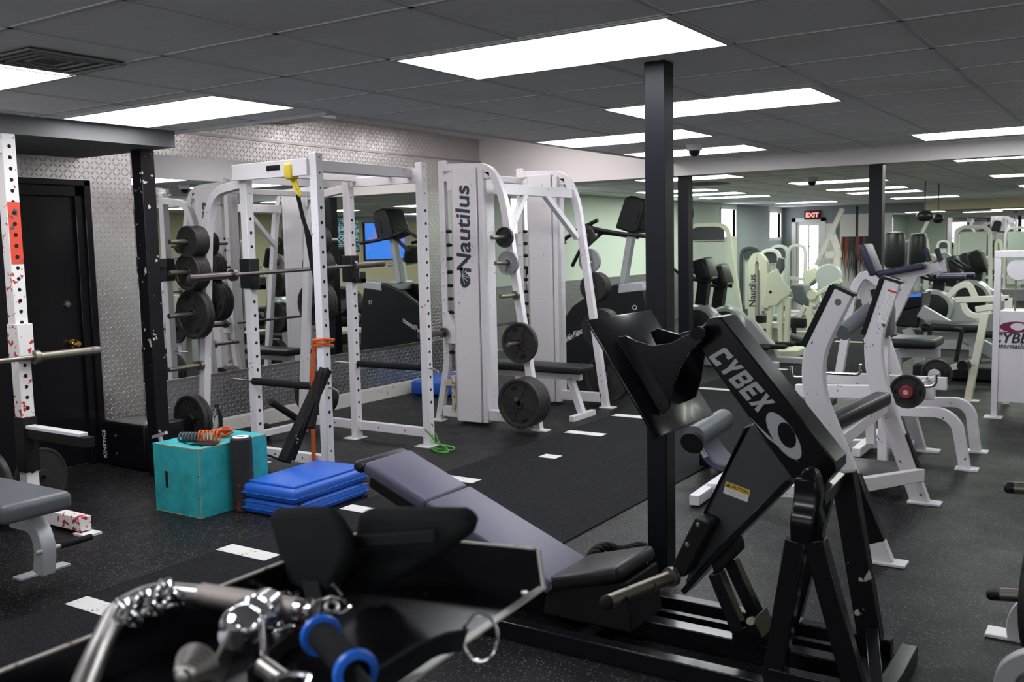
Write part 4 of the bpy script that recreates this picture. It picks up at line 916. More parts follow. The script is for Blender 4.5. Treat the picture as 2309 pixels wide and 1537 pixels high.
# ================================================================ OLYMPIC BENCH with the two bent uprights
def press_bench():
    t = thing('olympic_bench', 'white bench frame with two bent uprights wearing black sleeves, right of the leg press', 'weight bench', (-1.2, 5.3, 0))
    def P(y, a): return onY(*a, y)
    for y, path, sl1, sl2, k in ((4.71, [(1990, 1262), (1835, 885), (1818, 850), (1836, 790), (1903, 655)], [(1850, 800), (1836, 820)], 0, 0), (5.90, [(2077, 1130), (1975, 850), (1960, 800), (1968, 760), (2012, 632)], 0, 0, 1)):
        pts = fillet([P(y, path[0]), P(y, path[1]), P(y, path[3]), P(y, path[4])], .18, 8)
        pts[0].z = 0
        b = MB(); b.strip(pts, .06, .105 if k == 0 else .10, (0, 1, 0)); u = b.build('upright', 'white', t, bevel=.006)
        f = V(pts[0]); MB().box((f.x - .07, y - .05, 0), (f.x + .11, y + .05, .014)).build('foot_plate', 'white', t, bevel=.003)
        # top sleeve on the user side
        d = (P(y, path[4]) - P(y, path[3])).normalized(); n = V((d.z, 0, -d.x)); 
        a0 = P(y, path[4]) - n * .052; a1 = P(y, path[3]) - n * .052
        MB().bar(a0, a1, .066, .030, (0, 1, 0)).build('black_liner', 'mblack', t, bevel=.003)
        b = MB(); b.bar(P(y, path[4]) - d * .004 , P(y, path[4]) + d * .012, .066, .115, (0, 1, 0)); b.build('end_cap', 'plastic', t, bevel=.002)
        if k == 0:
            q = MB(); q.lathe([(0, .003), (.014, .003), (.016, 0)], P(y, (1893, 680)) - V((0, .03, 0)), (0, -1, 0), 16); q.build('bolt', 'darksteel', t)
            e0, e1 = P(y, (1914, 1070)), P(y, (1972, 1222)); 
            MB().bar(e0, e1, .064, .108, (0, 1, 0)).build('black_wrap', 'gblack', t, bevel=.006)
        else:
            s = P(y, (2003, 690)) - V((0, .0305, 0)); R = Matrix((d, V((0, 1, 0)), d.cross(V((0, 1, 0))))).transposed()
            b = MB(); b.cbox(s, (.20, .001, .05), R); st = b.build('instruction_label', 'decal_white', t)
            b = MB(); b.cbox(s + d * .092 - V((0, .0008, 0)), (.012, .001, .05), R); b.build('label_stripe', 'red', st)
            b = MB()
            for i in range(14): b.cbox(s + d * (.075 - .012 * i) - V((0, .0008, 0)), (.003, .0006, .034), R)
            b.build('small_print', 'decal_grey', st)
            e0, e1 = P(y, (2022, 975)), P(y, (2060, 1080)); MB().bar(e0 + V((.057, 0, 0)), e1 + V((.057, 0, 0)), .062, .006, (0, 1, 0)).build('black_edge', 'mblack', t)
    # cross pieces between the uprights
    z = onY(1945, 1090, 4.8)
    MB().bar(onY(1925, 1095, 4.74), onY(2075, 1040 + 30, 5.88), .05, .07).build('lower_cross_member', 'white', t, bevel=.004)
    MB().bar(onY(1870, 1010, 4.74), onY(1992, 915, 5.88), .05, .07).build('upper_cross_member', 'white', t, bevel=.004)
    # black seat and its carrier
    a = onY(1872, 955, 5.0); c = onY(1985, 900, 5.75); d = (c - a).normalized(); s = d.cross(V((0, 0, 1))).normalized()
    R = Matrix((d, s, d.cross(s))).transposed()
    MB().rbox(a.lerp(c, .5), ((c - a).length + .1, .10, .075), .02, R).build('padded_roll', 'vinyl_black', t)
    # long base
    c0 = G(1570, 1130, .06); c1 = G(1600, 1100, .06)
    MB().bar(G(1565, 1128, .04), G(1640, 1075, .04), .06, .06).build('front_foot', 'white', t, bevel=.003)
    MB().bar(G(1600, 1100, .05), onY(1930, 1110, 5.2), .06, .07).build('base_beam', 'white', t, bevel=.004)
    MB().bar(onY(1870, 1130, 5.3), onY(1900, 960, 5.3), .06, .07, (0, 1, 0)).build('seat_post', 'white', t, bevel=.004)
    # low pad seen under the frame
    MB().rbox(G(1965, 1062, .10) , (.45, .5, .05), .02).build('foot_pad', 'vinyl_black', t)
press_bench()
# low curl seat between turf and bench
t = thing('roman_chair', 'small grey curved padded seat with a pale roller, standing behind the swing arm', 'bench', G(1620, 1085))
Y0 = 6.2
MB().cyl(onY(1565, 985, 5.9), onY(1632, 945, 6.5), .075, seg=28).build('roller_pad', 'vinyl_grey', t)
MB().cyl(onY(1560, 1000, 5.85), onY(1566, 990, 5.9), .078, .06, seg=28).build('roller_end', 'rubber', t)
pts = [onY(1582, 960, Y0), onY(1600, 1010, Y0), onY(1630, 1045, Y0), onY(1680, 1048, Y0)]
b = MB(); b.strip(fillet(pts, .12, 6), .30, .055, (0, 1, 0)); b.build('curved_pad', 'vinyl_purple', t, bevel=.012)
b = MB(); b.strip([onY(1567, 985, Y0 - .17), onY(1592, 1030, Y0 - .17)], .01, .03, (0, 1, 0)); b.build('pad_trim', 'white2', t)
MB().bar(onY(1590, 1000, Y0), onY(1590, 1080, Y0), .06, .06).build('post', 'gblack', t)
MB().bar(onY(1535, 1082, Y0 - .2), onY(1660, 1085, Y0 - .2), .05, .05).build('base_bar', 'gblack', t)
MB().bar(onY(1575, 1085, Y0 - .1), onY(1640, 1050, Y0 + .5), .05, .05).build('base_bar', 'silver', t)
for a in ((1548, 1081), (1581, 1082)): MB().lathe([(0, .008), (.012, .006), (.014, 0)], onY(*a, Y0 - .225), (0, -1, 0), 12).build('bolt', 'steel', t)
# ================================================================ RIGHT MIDDLE: military bench and preacher rack, bar, curl
def mid_right():
    t = thing('decline_bench', 'white bench frame with hooks carrying a short bar, behind the bent uprights', 'weight bench', (-1.4, 7.0, 0))
    Y = 6.6; Y2 = 7.6
    for y, z in ((6.35, 0), (7.0, 1)):
        a, c = ((1795, 880), (2105, 885)) if z == 0 else ((1845, 850), (2135, 865))
        MB().bar(onY(*a, y), onY(*c, y), .05, .085, (0, 1, 0)).build('rail', 'white', t, bevel=.004)
    for x0, x1, y in (((1862, 850), (1785, 850), 6.33), ((2110, 870), (2040, 872), 6.33), ((1850, 840), (1940, 845), 6.33)):
        a, c = onY(*x0, y), onY(*x1, y); b = MB(); b.tube(fillet([a + V((0, 0, .07)), a, c, c + V((0, 0, .07))], .04), .010, 10); b.build('bar_hook', 'chrome', t)
    # arched leg in front
    for y, p in ((6.9, [(2010, 925), (2120, 928), (2175, 950), (2178, 998)]), (7.5, [(2060, 905), (2160, 905), (2198, 925), (2202, 968)])):
        pts = fillet([onY(*p[0], y), onY(*p[1], y) + V((.06, 0, 0)), onY(*p[3], y)], .20, 8); pts[-1].z = 0
        b = MB(); b.strip(pts, .05, .07, (0, 1, 0)); b.build('arched_leg', 'white', t, bevel=.004)
        MB().box((pts[-1].x - .06, y - .05, 0), (pts[-1].x + .08, y + .05, .012)).build('foot_plate', 'white', t)
    MB().bar(onY(2040, 890, 7.1), V((-1.33, 7.38, 0)), .06, .08).build('slanted_leg', 'white', t, bevel=.004)
    MB().box((-1.40, 7.32, 0), (-1.20, 7.44, .012)).build('foot_plate', 'white', t)
    MB().bar(onY(1960, 760, 7.0), onY(2000, 940, 7.2), .05, .07).build('slanted_post', 'white', t, bevel=.004)
    MB().bar(onY(1960, 880, 6.9), onY(1965, 1000, 6.9), .06, .06).build('centre_post', 'white', t, bevel=.004)
    MB().bar(G(1840, 1000, .06), G(2060, 1000, .06), .06, .06).build('base_bar', 'white', t, bevel=.004)
    MB().bar(G(1930, 1020, .06), G(1985, 975, .06), .06, .06).build('base_bar', 'white', t, bevel=.004)
    c = onY(1990, 880, 6.6); MB().rbox(onY(1700, 900, 6.7) * .5 + onY(1860, 905, 6.7) * .5, (.6, .3, .06), .02).build('pad', 'vinyl_black', t)
    c0, c1 = onY(2046, 882, 6.25), onY(2112, 842, 7.35)
    barbell((c0 + c1) / 2, c1 - c0, (c1 - c0).length + .12, .16, 'short chrome bar with two dark plates held on the hooks of the white bench', 'chrome')
    ax = (c1 - c0).normalized()
    plate(c0, ax, .105, .035, 'dark plate with a red centre collar on the near end of the short chrome bar', 'plates on the short bar', 'iron', 'spoke')
    MB().lathe([(.016, -.03), (.036, -.03), (.040, -.01), (.016, -.01), (.016, -.03)], c0 - ax * .03, ax, 24).build('collar', 'darkred'); o = D.objects['collar']; tag(o, 'red ring collar locked on the near end of the short chrome bar', 'collar'); o.location = (0, 0, 0)
    plate(c1, ax, .105, .035, 'plain dark plate on the far end of the short chrome bar', 'plates on the short bar', 'iron', 'spoke')
    # preacher / t-bar station with slanted frame and navy pads
    t = thing('chest_support_row', 'white framed row station with navy chest pad and black grips, behind the bent uprights', 'exercise machine', (-1.3, 7.4, 0))
    Y = 8.1
    def bar(a, c, y0=Y, y1=None, w=.055, h=.075, m='white', nm='frame_tube'):
        MB().bar(onY(*a, y0), onY(*c, y1 or y0), w, h, (0, 1, 0)).build(nm, m, t, bevel=.004)
    b = MB(); pts = fillet([onY(1893, 840, 8.0), onY(1925, 650, 8.0), onY(1950, 612, 8.0), onY(1985, 640, 8.0)], .14, 6); b.strip(pts, .05, .065, (0, 1, 0)); b.build('rear_leg', 'white', t, bevel=.004)
    bar((1942, 625), (1965, 720)); bar((1955, 645), (2120, 600)); bar((2100, 608), (2130, 600), Y, 8.15, .06, .09)
    bar((2060, 620), (2000, 745)); bar((2025, 625), (1990, 700)); q_ = onY(2048, 900, Y); MB().bar(onY(1990, 745, Y), V((q_.x + .06, Y, 0)), .055, .075, (0, 1, 0)).build('frame_tube', 'white', t, bevel=.004); bar((1960, 740), (1980, 830), 8.0, 8.0, .04, .04)
    a, c = onY(1960, 622, Y), onY(2090, 598, Y); d = (c - a).normalized(); R = Matrix((d, V((0, 1, 0)), d.cross(V((0, 1, 0))))).transposed()
    MB().rbox(a.lerp(c, .5) + V((0, 0, .0)), ((c - a).length, .22, .055), .02, R).build('chest_pad', 'vinyl_navy', t)
    a, c = onY(1950, 550, Y), onY(1978, 620, Y); d = (c - a).normalized(); R = Matrix((d, V((0, 1, 0)), d.cross(V((0, 1, 0))))).transposed()
    MB().rbox(a.lerp(c, .5), ((c - a).length, .28, .06), .02, R).build('upright_pad', 'vinyl_navy', t)
    for x in (2080, 2030):
        dx = 0 if x == 2080 else 25
        MB().cyl(onY(2118 - dx * .0 - (0 if dx == 0 else 0), 625 - (4 if dx else 0), Y - .1 + (.25 if dx else 0)), onY(2178 + (20 if dx else 0), 625 - (5 if dx else 0), Y - .1 + (.25 if dx else 0)), .02).build('grip', 'vinyl_navy', t)
        MB().cyl(onY(2112, 612, Y), onY(2118, 626 - (4 if dx else 0), Y - .1 + (.25 if dx else 0)), .014).build('grip_stem', 'chrome', t)
    for a, c in (((2096, 590), (2086, 560)), ((2122, 588), (2112, 560))): MB().cyl(onY(*a, Y), onY(*c, Y), .02).build('upright_grip', 'vinyl_navy', t)
    # thigh pads
    t = thing('leg_extension_pad', 'dark grey rounded pads on a white arm behind the labelled bent upright', 'padded support', onY(1950, 740, 6.9))
    MB().cyl(onY(1900, 750, 6.6), onY(1960, 700, 6.9), .055, seg=24).build('roller_pad', 'vinyl_grey', t)
    b = MB(); b.rbox(onY(1990, 720, 6.9), (.14, .24, .24), .05); b.build('knee_pad', 'vinyl_grey', t)
    MB().bar(onY(1925, 725, 6.75), onY(1960, 730, 6.8), .012, .02).build('pin', 'chrome', t)
    MB().bar(onY(1995, 760, 6.9), V((onY(1995, 760, 6.9).x, 6.9, 0)), .06, .06).build('post', 'white', t)
mid_right()
# ================================================================ white lettered machine at the right edge
t = thing('cable_machine', 'white weight stack cabinet with maroon swoosh and lettering at the right edge', 'exercise machine', (-.85, 9.0, 0))
Y = 9.0; x0 = onY(2235, 900, Y).x; x1 = x0 + .95; zt = onY(2235, 565, Y).z; zm = onY(2250, 700, Y).z; zb = onY(2250, 905, Y).z
for x in (x0 + .025, x1 - .025): MB().box((x - .025, Y - .03, 0), (x + .025, Y + .03, zt)).build('upright', 'white2', t, bevel=.004)
MB().box((x0, Y - .031, zt - .06), (x1, Y + .031, zt)).build('top_rail', 'white2', t, bevel=.004)
MB().box((x0 + .05, Y - .02, zb), (x1 - .05, Y + .3, zm)).build('cabinet', 'white2', t, bevel=.004)
MB().box((x0 - .05, Y - .06, 0), (x0 + .09, Y + .06, .012)).build('foot_plate', 'white2', t)
for x in (.18, .34): MB().lathe([(0, .02), (.085, .02), (.09, .014), (.09, -.014), (.085, -.02), (0, -.02)], (x0 + x, Y - .0, zt - .16), (0, 1, 0), 32).build('pulley_cover', 'white2', t)
for x in (.16, .30): MB().cyl((x0 + x, Y, zm), (x0 + x, Y, zt - .1), .008).build('guide_rod', 'steel', t)
MB().box((x0 + .04, Y - .01, zt - .33), (x1, Y + .01, zt - .318)).build('cross_rod', 'steel', t)
q = text('lettering', 'CYBEX', onY(2287, 763, Y - .022), (1, 0, 0), (0, 0, 1), .118, 'decal_black', t, .001, bold=.02, shear=.2); q['label'] = 'black italic lettering reading CYBEX'
text('lettering', 'International', onY(2288, 779, Y - .022) + V((.0, 0, -.006)), (1, 0, 0), (0, 0, 1), .060, 'decal_black', t, .001, bold=.012, shear=.2)
c0 = onY(2292, 737, Y - .0215); b = MB(); ov = []; iv = []
for k in range(36):
    a = 2 * PI * k / 36; ov.append(b.bm.verts.new(c0 + V((.125 * math.cos(a), 0, .045 * math.sin(a))))); iv.append(b.bm.verts.new(c0 + V((.055 * math.cos(a) + .01, 0, .032 * math.sin(a) + .004))))
for k in range(36): b.face((ov[k], ov[(k + 1) % 36], iv[(k + 1) % 36], iv[k]))
b.prism([c0 + V((-.17, 0, -.045)), c0 + V((-.02, 0, -.05)), c0 + V((.10, 0, -.02)), c0 + V((0, 0, -.038))], (0, -.001, 0)); b.build('swoosh_emblem', 'maroon', t)
# ================================================================ lower right edge machine
t = thing('plate_loaded_machine', 'machine edge with black pegs and a large dark plate at the right edge', 'exercise machine', G(2290, 1460))
xR = onY(2290, 1400, 3.9).x
for (a, r) in (((2265, 1098), .022), ((2225, 1338), .024)):
    p0 = onY(*a, 3.9); p1 = onY(2309 + 60, a[1] + 8, 3.9); b = MB(); b.tube([p0, p0 + (p1 - p0) * .06, p1], [r * .7, r, r], 20); b.build('weight_peg', 'plastic', t)
    MB().cyl(p0 + (p1 - p0) * .22, p1, r * 1.03).build('peg_sleeve', 'hornsteel', t)
b = MB(); pts = fillet([onY(2290, 1440, 3.95), onY(2284, 1400, 3.95), onY(2310, 1360, 3.95), onY(2400, 1350, 3.95)], .06); b.strip(pts, .05, .05, (0, 1, 0)); b.build('curved_foot', 'white2', t, bevel=.004)
f = G(2262, 1432); MB().box((f.x - .06, f.y - .05, 0), (f.x + .10, f.y + .05, .014)).build('foot_plate', 'white2', t, bevel=.003)
MB().bar(onY(2370, 1100, 4.1), V((onY(2370, 1100, 4.1).x, 4.1, 0)), .07, .07).build('upright', 'white2', t, bevel=.003)
MB().bar(onY(2370, 1350, 3.95), onY(2370, 1350, 4.15), .07, .07).build('tube', 'white2', t)
c0 = onY(2300, 1345, 3.62); plate(V((c0.x + .05, 3.75, c0.z)), (1, -.12, 0), .225, .045, 'large dark plate seen edge on at the right edge of the picture', None, 'iron', 'flat')
t = thing('weight_bench', 'rounded white bench frame corner at the lower right corner of the picture', 'bench', G(2300, 1537, 0))
b = MB(); b.strip(fillet([onY(2262, 1560, 3.35), onY(2268, 1510, 3.35), onY(2315, 1482, 3.35), onY(2400, 1478, 3.35)], .1, 8), .05, .06, (0, 1, 0)); b.build('curved_tube', 'silver', t, bevel=.006)
b = MB(); b.bar(onY(2262, 1560, 3.35), V((onY(2262, 1560, 3.35).x, 3.35, 0)), .05, .05); b.bar(onY(2400, 1478, 3.35), V((onY(2400, 1478, 3.35).x, 3.35, 0)), .05, .05); b.build('leg', 'silver', t)
# ================================================================ FOREGROUND: attachment tray
def R_from(xd, yd):
    xd = V(xd).normalized(); yd = V(yd); yd = (yd - xd * yd.dot(xd)).normalized(); return Matrix((xd, yd, xd.cross(yd))).transposed()
M['paleedge'] = worn('pale_bare_edge', (.62, .62, .56), (.3, .2, .1), .66, 30, .5)
def tray():
    z0, z1 = .93, 1.0
    A = G(1224, 1323, z0); Bq = G(915, 1537, z0); e = (Bq - A).normalized(); C2 = A + e * 1.05
    K = G(815, 1200, z1); K.z = z0; Lf = V((-1.25, .15, z0)); J = G(1212, 1239, z1); J.z = z0
    t = thing('attachment_rack', 'black rack with open rusty edged tray of cable attachments, nearest the camera', 'storage rack', (-1.0, .8, 0))
    b = MB(); b.prism([Lf, C2, A, V((K.x, K.y, z0))], (0, 0, -.006)); b.build('tray_floor', 'gblack', t)
    w = .005
    for a, c, nm in ((Lf, V((K.x, K.y, z0)), 'side_flange'), (V((K.x, K.y, z0)), V((J.x, J.y, z0)), 'back_flange')):
        b = MB(); b.bar(a + V((0, 0, .035)), c + V((0, 0, .035)), w, .07, (c - a).cross(V((0, 0, 1)))); b.build(nm, 'gblack', t)
        b = MB(); b.bar(a + V((0, 0, .0715)), c + V((0, 0, .0715)), w + .0008, .003, (c - a).cross(V((0, 0, 1)))); b.build('rusty_edge', 'rust_edge', t)
    b = MB(); b.prism([V((J.x, J.y, z0)), A, A + V((0, 0, .004)), V((J.x, J.y, z1))], (.004, .002, 0)); b.build('end_flange', 'gblack', t)
    b = MB(); b.bar(V((J.x, J.y, z1)) + V((.002, 0, 0)), A + V((.002, 0, 0)), .006, .006, (1, 0, 0)); b.bar(A, C2, .004, .014, (0, 0, 1)); b.build('pale_edge', 'paleedge', t)
    for p in (Lf + V((.12, .1, 0)), V((K.x + .10, K.y - .25, z0)), C2.lerp(Lf, .35) + V((0, .02, 0))):
        MB().box((p.x - .02, p.y - .02, 0), (p.x + .02, p.y + .02, z0 - .02)).build('leg', 'gblack', t)
    MB().lathe([(0, .004), (.006, .003), (.007, 0)], G(1183, 1337, z0 + .03), (0, 0, 1), 12).build('rivet', 'steel', t)
    # --- curl bar
    Z = 1.035
    o = G(460, 1400, .93); t = thing('curl_bar', 'bent chrome cable bar with a knurled worn grip lying on the tray', 'cable attachment', o)
    P = lambda x, y, z=Z: G(x, y, z)
    r = .0155
    b = MB(); b.tube(fillet([P(150, 1640, Z - .02), P(215, 1480), P(262, 1375, Z + .0), P(345, 1332, Z), P(470, 1343, Z)], .045, 8), r, 20); b.build('bent_bar', 'steel', t)
    m = M['knurl'] = mat('knurled_grip', (.33, .29, .26), .42, 1.); bump(m, noise(m, 700, 2), .0012, 1.)
    b = MB(); b.cyl(P(455, 1340), P(672, 1375), r * 1.12, seg=28); b.build('knurled_grip', 'knurl', t)
    b = MB(); b.lathe([(r * .9, 0), (r * 1.1, .002), (r * 1.1, .014), (r * .8, .018), (r * .8, .022), (r * 1.15, .026), (r * 1.15, .032), (0, .036)], P(668, 1374), P(720, 1383) - P(668, 1374), 28); b.build('chrome_end', 'chrome', t)
    b = MB(); q = P(697, 1380); d = (P(720, 1383) - P(668, 1374)).normalized(); u = V((0, 0, 1)); v = d.cross(u)
    b.tube([q + (u * math.cos(2 * PI * k / 20) + v * math.sin(2 * PI * k / 20)) * r * 1.2 for k in range(20)], .002, 6, True); b.build('rubber_ring', mat('brown_rubber_ring', (.10, .03, .02), .6), t)
    # chain wrapped round the bend
    t = thing('chain', 'short chrome chain bunched around the bend of the chrome bar', 'chain', G(340, 1400, .93))
    def link(c, d1, d2, a_, b_, rr, nm='chain_link'):
        d1 = V(d1).normalized(); d2 = V(d2); d2 = (d2 - d1 * d2.dot(d1)).normalized(); q = MB()
        pts = [V(c) + d1 * (a_ * math.cos(2 * PI * k / 22)) + d2 * (b_ * math.sin(2 * PI * k / 22)) for k in range(22)]
        q.tube(pts, rr, 8, True); return q.build(nm, 'chrome', t)
    ax = (P(430, 1330) - P(290, 1370)).normalized()
    for k in range(6):
        c = P(268 + 24 * k, 1390 - 11 * k + 4 * (k % 2), Z + .004)
        dd = V((ax.x, ax.y, .35 * (-1) ** k)); perp = ax.cross(V((0, 0, 1)))
        link(c, V((0, 0, 1)) + ax * (.6 * (-1) ** k), perp, .026, .017, .0048)
    # swivel
    t = thing('swivel_bracket', 'chrome swivel with rounded bracket arms and threaded bolt in the near corner', 'cable attachment', G(520, 1480, .93))
    c0, c1 = P(610, 1362, Z + .0), P(425, 1515, Z + .015); d = (c1 - c0).normalized()
    b = MB(); b.lathe([(.008, -.01), (.017, -.01), (.019, .004), (.028, .012), (.030, .05), (.024, .056), (.033, .062), (.033, .070), (.026, .076), (.030, .088), (.032, .103), (.028, .118), (.018, .128), (.018, .138), (0, .139)], c0, d, 36); b.build('swivel_body', 'chrome', t)
    Lc = (c1 - c0).length
    b = MB(); pr_ = [(0, -.012)]
    for k in range(5): pr_ += [(.028 - .003 * k, -.010 + .007 * k), (.024 - .003 * k, -.007 + .007 * k)]
    pr_ += [(.008, .022), (.008, .030), (0, .032)]
    b.lathe(pr_, c0 + d * (Lc - .012), d, 28); b.build('threaded_bolt', 'steel', t)
    for s, (a, c) in enumerate((((585, 1375), (592, 1500)), ((540, 1400), (470, 1545)))):
        pa, pc = P(*a, Z + .01), P(*c, Z - .02)
        dd = (pc - pa).normalized(); n = V((.5, .85, .15)).normalized() if s == 0 else V((.3, .9, .1)).normalized()
        b = MB(); sd = dd.cross(n).normalized(); ring = []
        for k in range(13): a_ = PI * k / 12; ring.append(pa - dd * (.018 * math.sin(a_)) + sd * (.018 * math.cos(a_)))
        for k in range(13): a_ = PI * k / 12; ring.append(pc + dd * (.022 * math.sin(a_)) - sd * (.024 * math.cos(a_)))
        b.prism(ring, n * .007); b.build('bracket_arm', 'steel', t, bevel=.002)
    b = MB(); b.cyl(P(590, 1500, Z - .0), P(640, 1535, Z - .01), .012); b.build('pin', 'steel', t)
    b = MB(); b.tube(fillet([P(615, 1530, Z), P(660, 1518, Z), P(700, 1522, Z), P(690, 1545, Z)], .01), .004, 8); b.build('clip', 'chrome', t)
    # carabiner and links
    t = thing('carabiner', 'chrome carabiner hooked behind the end of the chrome bar', 'carabiner', G(765, 1390, .93))
    b = MB(); b.tube([P(x, y, Z - .03) for x, y in ((700, 1360), (745, 1345), (775, 1352), (790, 1368), (770, 1382), (735, 1384), (705, 1378))], .0035, 8, True); b.tube([P(750, 1318, Z), P(770, 1340, Z - .02), P(772, 1352, Z - .02)], .003, 8); b.build('hook', 'chrome', t)
    b = MB(); b.tube([P(748 + 14 * math.cos(a), 1368 + 12 * math.sin(a), Z - .02) for a in [2 * PI * k / 14 for k in range(14)]], .0035, 8, True); b.build('ring', 'steel', t)
    t = thing('loose_chain', 'loose chrome chain links lying under the knurled bar', 'chain', G(620, 1420, .93))
    for k, (x, y) in enumerate(((600, 1408), (622, 1402), (636, 1416), (655, 1345), (625, 1338))):
        link(P(x, y, .96), V((1, .3 * (-1) ** k, .3)), V((.2, 1, .5 * (k % 2))), .020, .013, .0035)
    # blue ended grip
    t = thing('strap_handle', 'black foam grip with bright blue end rings at the bottom of the picture', 'cable handle', G(780, 1500, .93))
    g0, g1 = P(724, 1432, Z - .01), P(806, 1520, Z + .0); d = (g1 - g0).normalized()
    b = MB(); gl = (g1 - g0).length * .93; b.lathe([(0, 0), (.020, 0), (.020, gl), (0, gl)], g0 + d * .004, d, 28); b.build('foam_grip', 'foam', t)
    for p in (g0, g0 + d * (gl + .004)):
        b = MB(); b.lathe([(.018, -.006), (.027, -.005), (.029, .0), (.027, .005), (.018, .006), (.018, -.006)], p, d, 36); b.build('blue_end_ring', 'blue2', t)
    b = MB(); b.strip([P(705, 1420, .95), P(650, 1450, .94), P(560, 1530, .94)], .03, .004, (0, 0, 1)); b.build('webbing', 'rubber', t)
    b = MB(); b.strip([g0 + d * .1, P(860, 1590, Z)], .03, .004, (0, 0, 1)); b.build('webbing', 'rubber', t)
    # padded cuffs
    def puff(name, outline, Y, th, parent):
        b = MB(); b.prism([onY(x, y, Y) for x, y in outline], (0, th, 0)); o = b.build(name, 'foam', parent)
        m = o.modifiers.new('bevel', 'BEVEL'); m.width = th * .42; m.segments = 4; m.limit_method = 'ANGLE'; m.angle_limit = math.radians(50)
        return o
    t = thing('ankle_cuff', 'black neoprene cuff standing upright in the tray, left of the longer padded strap', 'padded cuff', G(690, 1340, .93))
    puff('pad', [(598, 1165), (612, 1150), (690, 1148), (732, 1152), (755, 1180), (774, 1215), (782, 1250), (772, 1280), (758, 1310), (742, 1340), (728, 1352), (690, 1345), (650, 1322), (632, 1290), (618, 1235)], 1.16, .035, t)
    b = MB(); b.strip([onY(700, 1310, 1.15), onY(718, 1400, 1.12)], .03, .006, (1, .4, 0)); b.build('strap', 'rubber', t)
    t = thing('padded_strap', 'long black wedge shaped neoprene strap resting on the back of the tray', 'padded strap', G(880, 1330, .93))
    puff('pad', [(796, 1190), (800, 1158), (830, 1150), (900, 1153), (1020, 1154), (1042, 1163), (1049, 1185), (1040, 1212), (990, 1250), (920, 1295), (862, 1325), (838, 1332), (822, 1315), (790, 1305), (782, 1280), (790, 1240)], 1.24, .05, t)
    b = MB(); b.bar(onY(780, 1222, 1.22), onY(985, 1208, 1.22), .012, .022, (0, 1, 0)); b.build('binding_strap', 'foam', t, bevel=.004)
    t = thing('ring_strap', 'flat black strap ending in a chrome round ring at the front edge of the tray', 'cable strap', G(1000, 1470, .93))
    rc = P(1083, 1437, .985); b = MB(); u = RT; v = UP; b.tube([rc + (u * math.cos(2 * PI * k / 36) * .0255 + v * math.sin(2 * PI * k / 36) * .034) for k in range(36)], .0026, 10, True); b.build('ring', 'chrome', t)
    b = MB(); b.strip([P(1048, 1442, .985), P(1000, 1450, .975), P(930, 1478, .96), P(800, 1560, .95)], .036, .007, (.35, 0, 1)); b.build('webbing', 'foam', t)
tray()
# ================================================================ BACK ROOM MACHINES
def T(name, label, cat, at, group=None): return thing(name, label, cat, at, group)
def pp(Y, pts): return [onY(x, y, Y) for x, y in pts]
# stair climber behind the smith machine
t = T('stair_climber', 'black stair climber with tall console and pale mast behind the smith machine', 'exercise machine', (-5.3, 9.55, 0))
Y = 9.45
b = MB(); b.prism(pp(Y, [(1262, 905), (1262, 730), (1290, 690), (1330, 662), (1385, 641), (1448, 636), (1462, 700), (1478, 905)]), (0, .06, 0)); s1 = b.build('side_panel', 'plastic', t, bevel=.02)
b = MB(); b.prism(pp(Y + .60, [(1292, 905), (1292, 720), (1320, 680), (1390, 645), (1465, 640), (1480, 900)]), (0, .06, 0)); b.build('side_panel', 'plastic', t, bevel=.02)
b = MB(); b.prism(pp(Y + .06, [(1300, 905), (1300, 760), (1400, 665), (1452, 660), (1465, 905)]), (0, .54, 0)); b.build('step_housing', 'mblack', t)
b = MB(); b.prism(pp(Y - .002, [(1395, 640), (1448, 635), (1455, 655), (1392, 662)]), (0, .65, 0)); b.build('top_cover', 'silver', t, bevel=.01)
for k in range(4): MB().bar(onY(1330 + 26 * k, 800 - 34 * k, Y + .08), onY(1330 + 26 * k, 800 - 34 * k, Y + .58), .02, .02, (1, 0, 0)).build('step_edge', 'silver', t)
q = text('lettering', 'LifeFitness', onY(1300, 752, Y - .002), (onY(1330, 735, Y) - onY(1285, 760, Y)), (0, 0, 1), .10, 'decal_white', s1, .001, bold=.008, shear=.25)
b = MB(); q0 = onY(1431, 693, Y - .002); b.lathe([(.02, .001), (.026, .001), (.026, 0), (.02, 0), (.02, .001)], q0, (0, -1, 0), 24); b.build('round_emblem', 'decal_white', s1)
MB().bar(onY(1406, 640, Y + .3), onY(1427, 510, Y + .3), .09, .075, (0, 1, 0)).build('mast', 'silver', t, bevel=.01)
b = MB(); b.prism(pp(Y + .15, [(1408, 446), (1420, 441), (1448, 448), (1453, 462), (1440, 520), (1425, 526), (1386, 514)]), (0, .36, 0)); cs = b.build('console', 'plastic', t, bevel=.02)
b = MB(); b.prism(pp(Y + .148, [(1425, 478), (1436, 470), (1442, 474), (1434, 505), (1422, 505)]), (0, -.006, 0)); b.build('console_vent', 'plastic', cs)
rl = [[(1272, 540), (1300, 520), (1348, 496)], [(1318, 508), (1350, 518), (1400, 527), (1455, 532)], [(1318, 560), (1350, 530), (1365, 520)], [(1184, 655), (1183, 618), (1200, 597), (1275, 545)]]
for i, q in enumerate(rl):
    b = MB(); b.tube(fillet(pp(Y + (.05 if i != 1 else .0), q), .06), .022, 12); b.build('handrail', 'plastic', t)
b = MB(); b.tube(fillet(pp(Y + .6, [(1290, 600), (1330, 520), (1440, 535)]), .1), .022, 12); b.build('handrail', 'plastic', t)
b = MB(); b.tube(fillet(pp(Y + .1, [(1448, 650), (1470, 665), (1478, 700), (1478, 760)]), .08), .02, 12); b.build('rear_rail', 'silver', t)
